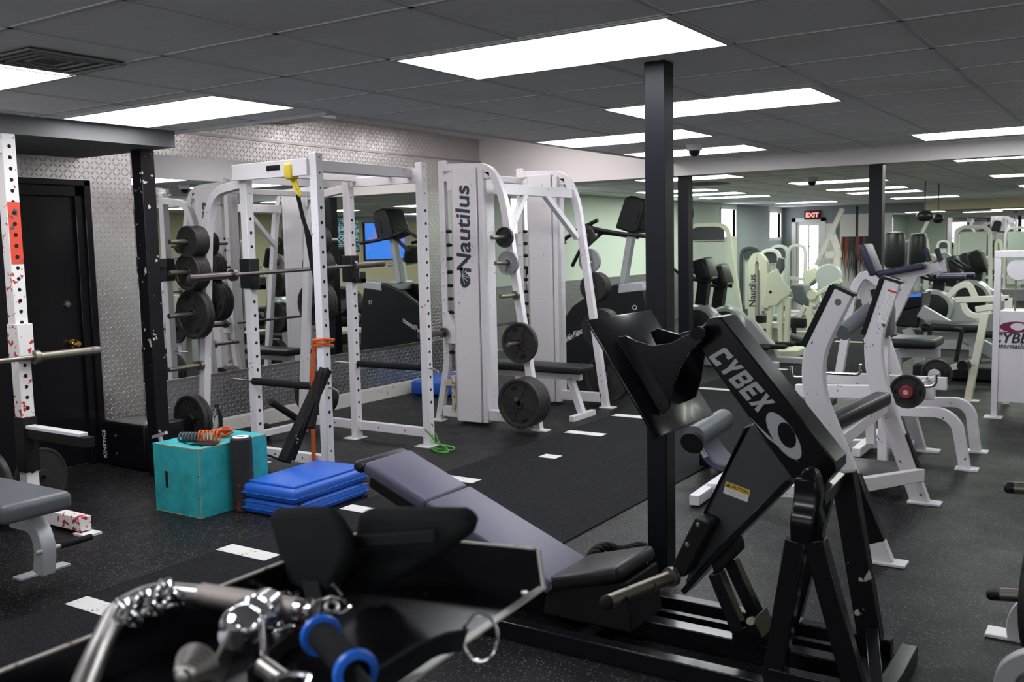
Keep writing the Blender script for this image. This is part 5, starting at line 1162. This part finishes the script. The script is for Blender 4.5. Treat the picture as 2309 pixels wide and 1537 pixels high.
# elliptical trainers
def elliptical(Y, cx, cy, fx, label, disc=True, grp=None, k=1.):
    """cx, cy console centre; fx wheel centre"""
    t = T('elliptical_trainer', label, 'exercise machine', onY(fx[0], fx[1], Y) * V((1, 1, 0)) if False else (onY(fx[0], fx[1], Y).x, Y, 0), grp)
    c = onY(cx, cy, Y); w = onY(fx[0], fx[1], Y)
    R = Matrix.Rotation(math.radians(-18), 3, 'Y')
    MB().rbox(c, (.19 * k, .34 * k, .30 * k), .05, R).build('console', 'plastic', t)
    MB().rbox(c + V((.09, 0, -.05)), (.04, .2, .12), .015, R).build('device_holder', 'silver', t)
    MB().strip(fillet([c - V((0, 0, .1)), c + V((-.05, 0, -.45)), V((w.x, Y, w.z + .1))], .2, 6), .13, .14, (0, 1, 0)).build('mast', 'plastic', t, bevel=.01)
    for s in (-1, 1):
        b = MB(); b.tube(fillet([c + V((-.32, s * .22, .02)), c + V((-.16, s * .24, -.10)), c + V((.10, s * .1, -.14))], .08), .02, 10); b.build('handlebar', 'plastic', t)
    b = MB()
    b.lathe([(0, .10), (.24, .10), (.27, .06), (.27, -.06), (.24, -.10), (0, -.10)], w, (0, 1, 0), 36); b.build('flywheel_shroud', 'silver' if disc else 'silver', t)
    b = MB(); b.lathe([(0, .106), (.19, .106), (.2, .1)], w, (0, -1, 0), 36); b.build('wheel_disc', 'plastic', t)
    pts = [w + V((0, -.05, .25)), w + V((.35, -.05, .10)), w + V((.62, -.05, -.20)), V((w.x + .70, Y - .05, .04)), V((w.x + .1, Y - .05, .04)), w + V((-.1, -.05, -.2))]
    b = MB(); b.prism(pts, (0, .1, 0)); b.build('side_cover', 'silver', t, bevel=.03)
    b = MB(); b.bar((w.x - .25, Y, .04), (w.x + 1.0, Y, .04), .10, .08, (0, 1, 0)); b.build('base', 'silver', t, bevel=.01)
    for s in (-1, 1): MB().rbox((w.x + .65, Y + s * .17, .22), (.34, .14, .05), .02).build('pedal', 'rubber', t)
    return t
elliptical(11.35, 1590, 608, (1578, 733), 'elliptical trainer with round dark disc just right of the front column')
elliptical(11.9, 1626, 622, (1640, 735), 'elliptical trainer with teardrop grey shroud, right of the one with the dark disc')
# weight stack towers
def tower(Y, xl, xr, yt, label, col='cream', panel=True, dark=.18, slant=0, d=.5, xr2=None):
    a, c = onY(xl, yt, Y), onY(xr, yt, Y); zt = a.z; x2 = onY(xr2 or xr, yt, Y).x
    t = T('weight_stack_tower', label, 'exercise machine', ((a.x + c.x) / 2, Y, 0))
    b = MB(); b.strip(fillet([(a.x, Y, 0), (a.x, Y, zt - .02), (c.x, Y, zt - .02), (x2, Y, 0)], .18, 8), .07, .06, (0, 1, 0)); b.build('frame_hoop', col, t, bevel=.008)
    if panel:
        MB().box((a.x + .05, Y - .01, zt - .06 - dark), (c.x - .05, Y + .02, zt - .05)).build('header_panel', 'grey_panel', t)
        b = MB(); n = 7; x0, x1 = a.x + .06, c.x - .06
        pts = [(x0 + (x1 - x0) * k / n, Y + .03 + .02 * (k % 2), .25) for k in range(n + 1)]
        b.prism([V(p) for p in pts] + [V((x1, Y + .07, .25)), V((x0, Y + .07, .25))], (0, 0, zt - .5)); b.build('stack_shroud', 'fluted', t)
    MB().box((min(a.x, x2) - .1, Y - .05, 0), (max(c.x, x2) + .1, Y + d, .07)).build('base', col, t, bevel=.01)
    return t
M['fluted'] = mat('pale_translucent_panel', (.55, .60, .55), .35)
tower(13.3, 1553, 1640, 505, 'tall cream hoop framed weight tower behind the elliptical trainers', xr2=1682)
tower(17.5, 1672, 1712, 556, 'dark narrow weight tower left of the cream lettered machine', 'grey_panel')
tower(16.5, 1716, 1758, 562, 'white hoop weight tower just behind the cream lettered machine', 'wallwhite')
tower(18.5, 1738, 1776, 553, 'grey hoop weight tower in the far left corner', 'silver')
tower(19.5, 1778, 1816, 551, 'white hoop weight tower in front of the glazed exit door', 'wallwhite', False)
# cream lettered machine
t = T('pullover_machine', 'cream machine with tall lettered column and swept side plate in the back room', 'exercise machine', (-4.35, 12.75, 0))
Y = 12.6
b = MB(); b.strip(fillet(pp(Y, [(1697, 790), (1697, 590), (1708, 574), (1724, 590), (1726, 700)]), .12, 8), .10, .10, (0, 1, 0)); cl = b.build('lettered_column', 'cream', t, bevel=.01)
text('lettering', 'Nautilus', onY(1697, 655, Y - .052), (0, 0, 1), (-1, 0, 0), .13, 'decal_navy', cl, .001, bold=.015)
for x in (1712, 1718): MB().cyl(onY(x, 610, Y + .03), onY(x, 720, Y + .03), .012).build('guide_rod', 'chrome', t)
MB().rbox(onY(1712, 735, Y + .05), (.16, .14, .30), .01).build('weight_stack', 'plastic', t)
b = MB(); b.prism(pp(Y - .1, [(1738, 612), (1752, 606), (1762, 630), (1783, 655), (1781, 664), (1762, 676), (1750, 690), (1735, 690), (1730, 697), (1718, 694), (1724, 660), (1728, 620)]), (0, .05, 0)); cp = b.build('cam_plate', 'cream', t, bevel=.01)
MB().lathe([(0, .004), (.02, .003), (.02, 0)], onY(1737, 658, Y - .1), (0, -1, 0), 20).build('pivot', 'mblack', cp)
b = MB(); b.prism(pp(Y - .0, [(1748, 600), (1755, 580), (1763, 582), (1764, 605), (1756, 618)]), (0, .12, 0)); b.build('back_pad', 'vinyl_grey', t, bevel=.01)
for x0, x1 in ((1738, 1732), (1760, 1760), (1778, 1773)): MB().bar(onY(x0, 670, Y - .05), onY(x1, 783, Y - .05), .07, .06).build('leg', 'cream', t, bevel=.006)
MB().bar(onY(1697, 735, Y), onY(1775, 732, Y), .07, .07).build('cross_rail', 'cream', t)
b = MB(); o0 = onY(1694, 795, 12.5); b.prism([V((o0.x - .02, 12.45, 0)), V((o0.x + .45, 12.35, 0)), V((o0.x + .62, 12.5, 0)), V((o0.x + .62, 13.0, 0)), V((o0.x - .02, 13.0, 0))], (0, 0, .10)); b.build('base', 'cream', t, bevel=.015)
# low machine on the floor beyond
t = T('leg_curl_machine', 'low machine with dark rectangular pad beyond the cream lettered machine', 'exercise machine', onY(1795, 770, 14.3) * 1.0)
t.location.z = 0; t['_at'] = (t.location.x, t.location.y, 0)
MB().rbox(onY(1795, 727, 14.3), (.30, .12, .15), .02).build('knee_pad', 'vinyl_black', t)
MB().rbox(onY(1797, 772, 14.0), (.55, .35, .06), .02).build('foot_platform', 'rubber', t)
MB().cyl(onY(1785, 757, 14.0), onY(1830, 772, 13.9), .045).build('roller_pad', 'vinyl_grey', t)
MB().bar(onY(1790, 735, 14.2), onY(1790, 770, 14.2), .06, .06).build('post', 'plastic', t)
MB().bar(onY(1770, 750, 14.6), onY(1822, 752, 14.6), .08, .06).build('rail', 'cream', t)
# lever machines and the tall mast
t = T('lever_machine', 'cream plate machine with diagonal lever arm, left of the bent uprights', 'exercise machine', (-4.5, 16.5, 0))
Y = 16.2
MB().bar(onY(1838, 665, Y), onY(1898, 632, Y), .06, .07, (0, 1, 0)).build('lever_arm', 'cream', t, bevel=.008)
b = MB(); b.lathe([(0, .07), (.08, .07), (.08, -.07), (0, -.07)], onY(1833, 664, Y), (0, 1, 0), 24); b.build('pivot_hub', 'cream', t)
b = MB(); b.prism(pp(Y, [(1826, 668), (1845, 664), (1850, 680), (1838, 690), (1824, 688)]), (0, .1, 0)); b.build('pivot_plate', 'cream', t)
MB().bar(onY(1826, 690, Y), V((onY(1826, 728, Y).x, Y, 0)), .10, .10).build('post', 'cream', t)
MB().bar(onY(1815, 690, Y), onY(1802, 715, Y), .07, .07).build('post', 'cream', t)
b = MB(); b.prism(pp(Y + .2, [(1780, 640), (1812, 642), (1830, 700), (1790, 680)]), (0, .4, 0)); b.build('seat_cushion', 'vinyl_grey', t, bevel=.03)
t = T('plate_machine', 'pale machine with rounded fairing and a round disc in the far part of the room', 'exercise machine', (-4.9, 19, 0))
Y = 18.8
b = MB(); b.prism(pp(Y, [(1808, 615), (1838, 600), (1850, 610), (1846, 625), (1822, 645), (1812, 650)]), (0, .4, 0)); b.build('fairing', 'cream', t, bevel=.03)
b = MB(); b.lathe([(0, .08), (.24, .08), (.26, 0), (.24, -.08), (0, -.08)], onY(1870, 625, Y), (0, 1, 0), 30); b.build('disc', 'silver', t)
MB().bar(onY(1775, 626, Y), onY(1812, 630, Y), .06, .06).build('seat_rail', 'cream', t)
MB().bar(onY(1850, 640, Y), V((onY(1850, 640, Y).x, Y, 0)), .1, .1).build('post', 'silver', t); MB().bar(V((onY(1820, 640, Y).x, Y, .03)), V((onY(1880, 640, Y).x, Y, .03)), .1, .06).build('base', 'silver', t)
t = T('tall_lever_tower', 'slanted tall white mast machine reaching almost to the ceiling', 'exercise machine', (-5.0, 20.3, 0))
Y = 20.2
MB().bar(onY(1841, 598, Y), onY(1900, 470, Y), .07, .09, (0, 1, 0)).build('mast', 'wallwhite', t)
MB().bar(onY(1888, 560, Y), V((onY(1888, 560, Y).x, Y, 0)), .1, .12).build('post', 'wallwhite', t)
MB().bar(onY(1862, 575, Y), onY(1896, 572, Y), .1, .14).build('cross_plate', 'wallwhite', t)
MB().bar(onY(1878, 530, Y), onY(1888, 560, Y), .08, .12, (0, 1, 0)).build('brace', 'wallwhite', t)
# band rack on the far wall
t = T('band_rack', 'wall rack hung with dark and red exercise bands left of the rear column', 'band rack', (-5.9, 24.6, 0))
MB().box((-6.35, YF - .45, 1.50), (-5.65, YF - .40, 1.56)).build('rail', 'plastic', t); MB().box((-6.02, YF - .42, 0), (-5.97, YF - .37, 2.3)).build('pole', 'plastic', t)
cols = [mat('band_grey', (.04, .05, .05), .6), mat('band_red', (.30, .04, .02), .6), mat('band_brown', (.22, .09, .03), .6), mat('band_black', (.015, .015, .015), .6)]
for k in range(16):
    x = -6.33 + .043 * k; ln = random.uniform(.5, 1.05); b = MB(); b.tube([(x, YF - .46, 1.56), (x - .02, YF - .48, 1.5 - ln * .6), (x, YF - .48, 1.5 - ln), (x + .02, YF - .48, 1.5 - ln * .6), (x + .01, YF - .46, 1.56)], .014, 6); b.build('exercise_band', cols[random.choice([0, 0, 3, 3, 1, 2])], t)
# bags
def bag(px, y0, y1, Y, r, label):
    a, c = onY(px, y0, Y), onY(px, y1, Y); t = T('punching_bag', label, 'punching bag', (a.x, Y, c.z))
    b = MB(); b.lathe([(0, 0), (r * .8, .01), (r, .06), (r, a.z - c.z - .06), (r * .8, a.z - c.z - .01), (0, a.z - c.z)], (a.x, Y, c.z), (0, 0, 1), 28); b.build('body', 'vinyl_black', t)
    MB().cyl((a.x, Y, 0), (a.x, Y, c.z + .02), .05).build('post', 'silver', t); MB().lathe([(0, .08), (.12, .06), (.14, 0), (0, 0)], (a.x, Y, 0), (0, 0, 1), 28).build('base', 'plastic', t)
bag(2018, 522, 605, 15.5, .15, 'tall black padded bag right of the rear column'); bag(2070, 525, 610, 16.4, .13, 'second black padded bag, nearer the white chest pad frame')
def speedball(px, py, Y, w, hgt, label):
    c = onY(px, py, Y); b = MB(); b.ball(c, 1, (w, w, hgt)); b.cyl(c + V((0, 0, hgt * .9)), (c.x, c.y, CEIL), .01); tag(b.build('speed_ball', 'vinyl_black', None, c), label, 'ball')
speedball(2085, 487, 15.5, .125, .085, 'large black ball hanging above the black padded bags'); speedball(2115, 493, 16.5, .085, .075, 'smaller black ball hanging right of the large one')
# treadmill with blue console
t = T('treadmill', 'dark treadmill with blue lit console strip, behind the row station', 'exercise machine', (-1.6, 11.2, 0))
Y = 11.2
b = MB(); b.prism(pp(Y, [(2022, 663), (2080, 660), (2078, 690), (2030, 700)]), (0, .5, 0)); cs = b.build('console', 'screen', t, bevel=.01)
MB().prism(pp(Y - .004, [(2024, 664), (2078, 661), (2077, 668), (2025, 672)]), (0, -.004, 0)).build('blue_strip', mat('blue_lit_strip', (.02, .1, .4), .4, emit=(.05, .25, .8), es=.6), cs)
b = MB(); b.prism(pp(Y, [(2028, 700), (2078, 690), (2070, 740), (2018, 735)]), (0, .5, 0)); b.build('console_shell', 'plastic', t, bevel=.02)
for dy in (0, .55):
    MB().bar(onY(2045, 740, Y + dy), onY(2075, 815, Y + dy) * 1.0, .07, .10, (0, 1, 0)).build('upright', 'silver', t)
    a = onY(2075, 700, Y + dy); c = onY(2250, 800, Y + dy); MB().bar(a, c, .06, .14, (0, 1, 0)).build('side_rail', 'silver', t, bevel=.01)
MB().box((-2.1, Y - .1, .02), (-.3, Y + .7, .16)).build('deck', 'plastic', t, bevel=.02)
# dark low machines between
for (Y, x0, x1, yt, yb, lb) in ((8.9, 2010, 2120, 770, 815, 'low dark padded bench frame behind the red collared bar'), (10.6, 2085, 2215, 735, 790, 'dark low machine seat in front of the treadmill rails')):
    t = T('low_bench', lb, 'bench', (onY((x0 + x1) / 2, yb, Y).x, Y, 0)); a, c = onY(x0, yt, Y), onY(x1, yt, Y)
    MB().rbox((a + c) / 2, ((c - a).length, .45, .08), .03).build('pad', 'vinyl_black', t)
    MB().bar(a - V((0, 0, .1)), c - V((0, 0, .1)), .08, .07).build('rail', 'silver', t)
    for p in (a.lerp(c, .15), a.lerp(c, .85)): MB().bar(p - V((0, 0, .1)), V((p.x, p.y, 0)), .06, .06).build('leg', 'silver', t)
# exercise bikes and ellipticals in rows
for i, (px, py, Y, lb) in enumerate(((2120, 610, 14.2, 'nearest dark elliptical left of the white cable cabinet'), (2150, 600, 15.6, 'second dark elliptical beyond the navy grips'), (2178, 592, 16.8, 'third dark elliptical beyond the navy grips'), (2205, 588, 14.8, 'dark elliptical touching the left edge of the white cable cabinet'))):
    w = onY(px + 12, py + 90, Y); elliptical(Y, px, py, (px - 14, py + 85), lb, grp='dark ellipticals by the far mirror')
# cream curved lever machine
t = T('curved_arm_machine', 'cream machine with an s shaped curved arm left of the white cabinet', 'exercise machine', (-1.35, 9.9, 0))
Y = 9.8
b = MB(); b.strip(fillet(pp(Y, [(2137, 670), (2160, 645), (2185, 640), (2200, 672)]), .10, 8), .05, .055, (0, 1, 0)); b.build('curved_arm', 'cream', t, bevel=.006)
b = MB(); b.strip(fillet(pp(Y, [(2170, 675), (2178, 705), (2205, 715), (2235, 700)]), .10, 8), .05, .055, (0, 1, 0)); b.build('curved_arm', 'cream', t, bevel=.006)
MB().bar(onY(2155, 676, Y), onY(2275, 672, Y), .06, .055, (0, 1, 0)).build('main_beam', 'cream', t, bevel=.006)
MB().bar(onY(2200, 697, Y), onY(2240, 692, Y), .06, .055, (0, 1, 0)).build('short_beam', 'cream', t, bevel=.006)
e_ = onY(2182, 893, Y); MB().bar(onY(2222, 705, Y), V((e_.x, Y, 0)), .06, .065, (0, 1, 0)).build('slanted_leg', 'cream', t, bevel=.006)
MB().box((e_.x - .12, Y - .05, 0), (e_.x + .1, Y + .05, .012)).build('foot_plate', 'cream', t)
MB().bar(onY(2275, 672, Y), V((onY(2275, 672, Y).x, Y, 0)), .06, .06, (0, 1, 0)).build('post', 'cream', t)
MB().cyl(onY(2170, 825, Y - .1), onY(2200, 812, Y + .2), .05).build('roller_pad', 'vinyl_black', t)
MB().bar(onY(2130, 832, Y), onY(2200, 815, Y), .07, .05, (0, 1, 0)).build('lower_arm', 'cream', t)
for (x0, y0, x1, y1) in ((2098, 730, 2092, 800), (2170, 740, 2155, 815)):
    b = MB(); b.tube(fillet(pp(Y - .2, [(x0 - 18, y0), (x0, y0 + 2), (x1, y1)]), .04), .02, 10); b.build('black_lever', 'plastic', t)
# ---- things on the walls and ceiling
c = onX(1555, 481, XG + .03); t = T('wall_clock', 'round black rimmed wall clock between the front column and first far window', 'clock', c)
MB().lathe([(.155, 0), (.19, 0), (.19, .04), (.165, .05), (.155, .03), (.155, 0)], (XG, c.y, c.z), (1, 0, 0), 36).build('rim', 'plastic', t)
fc = MB().lathe([(0, .02), (.158, .02), (.158, 0), (0, 0)], (XG, c.y, c.z), (1, 0, 0), 36).build('face', 'decal_white', t)
b = MB(); b.bar((XG + .024, c.y, c.z), (XG + .024, c.y + .02, c.z + .11), .004, .01, (1, 0, 0)); b.bar((XG + .024, c.y, c.z), (XG + .024, c.y + .01, c.z - .07), .004, .012, (1, 0, 0)); b.build('hands', 'decal_black', fc)
c = onY(1832, 485, YF - .03); t = T('exit_sign', 'lit red exit sign above the glazed door', 'sign', c)
MB().box((c.x - .20, YF - .06, c.z - .11), (c.x + .20, YF, c.z + .11)).build('housing', 'plastic', t)
text('lettering', 'EXIT', (c.x, YF - .062, c.z), (1, 0, 0), (0, 0, 1), .16, 'exitred', t, .002, bold=.03)
def dome(c, r, label, base, glass):
    t = T('dome_camera', label, 'security camera', c); c = V(c)
    MB().lathe([(0, 0), (r * 1.15, 0), (r * 1.15, -r * .35), (r, -r * .75), (r * .75, -r * .8), (0, -r * .8)], c, (0, 0, 1), 32).build('housing', base, t)
    MB().lathe([(r * .78, -r * .78), (r * .76, -r * 1.1), (r * .55, -r * 1.4), (r * .25, -r * 1.55), (0, -r * 1.58)], c, (0, 0, 1), 32).build('dome_cover', glass, t)
dome(G(1566, 326, CEIL), .062, 'white dome camera on the ceiling right of the front column', 'wallwhite', 'screen')
dome(G(1831, 400, CEIL), .07, 'small black dome camera in front of a yellowish lit panel', 'silver', 'screen')
M['ventgrey'] = mat('dusty_vent_grey', (.30, .30, .29), .7); M['ventback'] = mat('vent_shadow_grey', (.07, .07, .07), .8)
def vent(c, s, label):
    t = T('air_vent', label, 'air vent', (c[0], c[1], CEIL)); x, y = c[0], c[1]; z = CEIL
    for k in range(4):
        a = s * (1 - .22 * k); b = MB(); w = s * .06
        for q in (((x - a, y - a), (x + a, y - a + w)), ((x - a, y + a - w), (x + a, y + a)), ((x - a, y - a + w), (x - a + w, y + a - w)), ((x + a - w, y - a + w), (x + a, y + a - w))): b.box((q[0][0], q[0][1], z - .016 + .003 * k), (q[1][0], q[1][1], z - .010 + .003 * k))
        b.build('louvre_ring', 'ventgrey', t)
    MB().box((x - s * .96, y - s * .96, z - .004), (x + s * .96, y + s * .96, z - .0015)).build('backing', 'ventback', t)
c = G(130, 132, CEIL); vent((c.x - .06, c.y), .215, 'square grey air vent in the ceiling at the upper left corner')
c = G(1590, 413, CEIL); vent((c.x, c.y), .28, 'small air vent just behind the beam near the front column')
# ---- things seen in the left mirror
def tv(y0, y1, z0, z1, label, pic):
    t = T('television', label, 'television', (XR, (y0 + y1) / 2, z0))
    MB().box((XR - .06, y0, z0), (XR - .002, y1, z1)).build('bezel', 'plastic', t, bevel=.005)
    MB().box((XR - .064, y0 + .02, z0 + .02), (XR - .061, y1 - .02, z1 - .02)).build('screen_image', pic, t)
m = M['tvblue'] = mat('blue_picture', (.0, .0, .0), .3, emit=(.05, .25, .9), es=1.1)
n = ramp(m, noise(m, 3.2, 3), .52, .58); L(m, mixc(m, n, (.04, .24, .9), (.22, .20, .62)), bsdf(m).inputs['Emission Color'])
m = M['tvdata'] = mat('data_picture', (.0, .0, .0), .3, emit=(.05, .2, .25), es=1.)
sp = N(m, 'ShaderNodeSeparateXYZ'); L(m, coords(m), sp.inputs[0])
r1 = mathn(m, 'LESS_THAN', mathn(m, 'FRACT', mathn(m, 'MULTIPLY', sp.outputs[2], 22)), .4); n = mathn(m, 'GREATER_THAN', noise(m, 24, 2), .5)
L(m, mixc(m, mathn(m, 'MULTIPLY', r1, n), (.005, .03, .045), (.5, .85, .9)), bsdf(m).inputs['Emission Color'])
tv(18.95, 20.6, 1.22, 2.2, 'wide television showing a bright blue picture, seen in the left mirror', 'tvblue')
tv(17.2, 18.75, 1.45, 2.3, 'television showing dark data rows, seen in the left mirror', 'tvdata')
o = MB().box((XR - .012, 16.3, 1.95), (XR, 16.75, 2.35 - .02)).build('aed_sign', 'decal_white', None, (XR, 16.5, 1.95)); tag(o, 'white sign with AED letters and red heart, seen reversed in the left mirror', 'sign')
text('lettering', 'AED', (XR - .014, 16.52, 2.23), (0, -1, 0), (0, 0, 1), .16, 'decal_black', o, .001, bold=.02)
b = MB(); b.lathe([(0, .003), (.09, .003), (.09, 0)], (XR - .012, 16.52, 2.06), (-1, 0, 0), 24); b.build('heart_mark', 'red', o)
t = T('first_aid_case', 'round red and white safety case on the tan wall, seen in the left mirror', 'safety case', (XR, 16.25, 1.8))
MB().rbox((XR - .08, 16.3, 1.82), (.16, .36, .40), .06).build('case', 'red', t); MB().box((XR - .165, 16.15, 1.84), (XR - .155, 16.45, 1.93)).build('label_band', 'decal_white', t)
def room_machine(x, y, rz, label, kind=0):
    t = T('cardio_machine', label, 'exercise machine', (x, y, 0), 'machines by the tan wall seen in the left mirror'); R = Matrix.Rotation(rz, 3, 'Z'); o = V((x, y, 0))
    W = lambda a, b_, c: o + R @ V((a, b_, c))
    MB().rbox(W(0, 0, .12), (1.5, .6, .18), .05, R).build('deck', 'plastic', t)
    MB().rbox(W(-.55, 0, .38), (.5, .55, .4), .12, R).build('motor_shroud', 'silver' if kind else 'plastic', t)
    for s in (-1, 1): MB().tube([W(-.5, s * .28, .2), W(-.35, s * .28, 1.2), W(.1, s * .28, 1.15)], .03, 10).build('handrail', 'silver', t)
    MB().rbox(W(-.38, 0, 1.38), (.10, .5, .42), .05, R @ Matrix.Rotation(-.3, 3, 'Y')).build('console', 'plastic', t)
for a in ((2.6, 12.4, 0, 'black treadmill by the tan wall, nearest the beam', 0), (2.6, 14.2, 0, 'grey trimmed treadmill second from the beam', 1), (2.6, 16.2, 0, 'black treadmill under the AED sign', 0), (2.5, 18.6, 0, 'black treadmill under the data television', 0), (1.0, 16.8, 0, 'grey trimmed treadmill in the middle aisle', 1), (.9, 14.4, 0, 'black treadmill in the middle aisle', 0)): room_machine(*a)
def frame_machine(x, y, label, m='cream'):
    t = T('weight_stack_tower', label, 'exercise machine', (x, y, 0), 'towers in the middle of the rear room')
    b = MB(); b.strip(fillet([(x - .3, y, 0), (x - .3, y, 1.7), (x + .3, y, 1.7), (x + .35, y, 0)], .2, 7), .08, .07, (0, 1, 0)); b.build('frame_hoop', m, t, bevel=.008)
    MB().box((x - .24, y + .02, .2), (x + .24, y + .06, 1.6)).build('stack_shroud', 'fluted', t)
    MB().box((x - .4, y - .1, 0), (x + .4, y + .9, .07)).build('base', m, t); MB().rbox((x, y - .45, .5), (.4, .45, .09), .03).build('seat', 'vinyl_black', t)
    MB().bar((x, y - .45, 0), (x, y - .45, .48), .08, .08).build('post', m, t); MB().rbox((x, y - .2, .85), (.32, .1, .6), .03).build('back_pad', 'vinyl_black', t)
for a in ((.4, 11.6, 'cream seated tower behind the white cable cabinet'), (-2.9, 21.0, 'white seated tower by the far mirror', 'wallwhite'), (-.9, 21.6, 'second white seated tower by the far mirror', 'wallwhite'), (.6, 19.5, 'cream seated tower in the far right part of the room'), (-.6, 12.6, 'cream seated tower right behind the white cable cabinet')): frame_machine(*a)
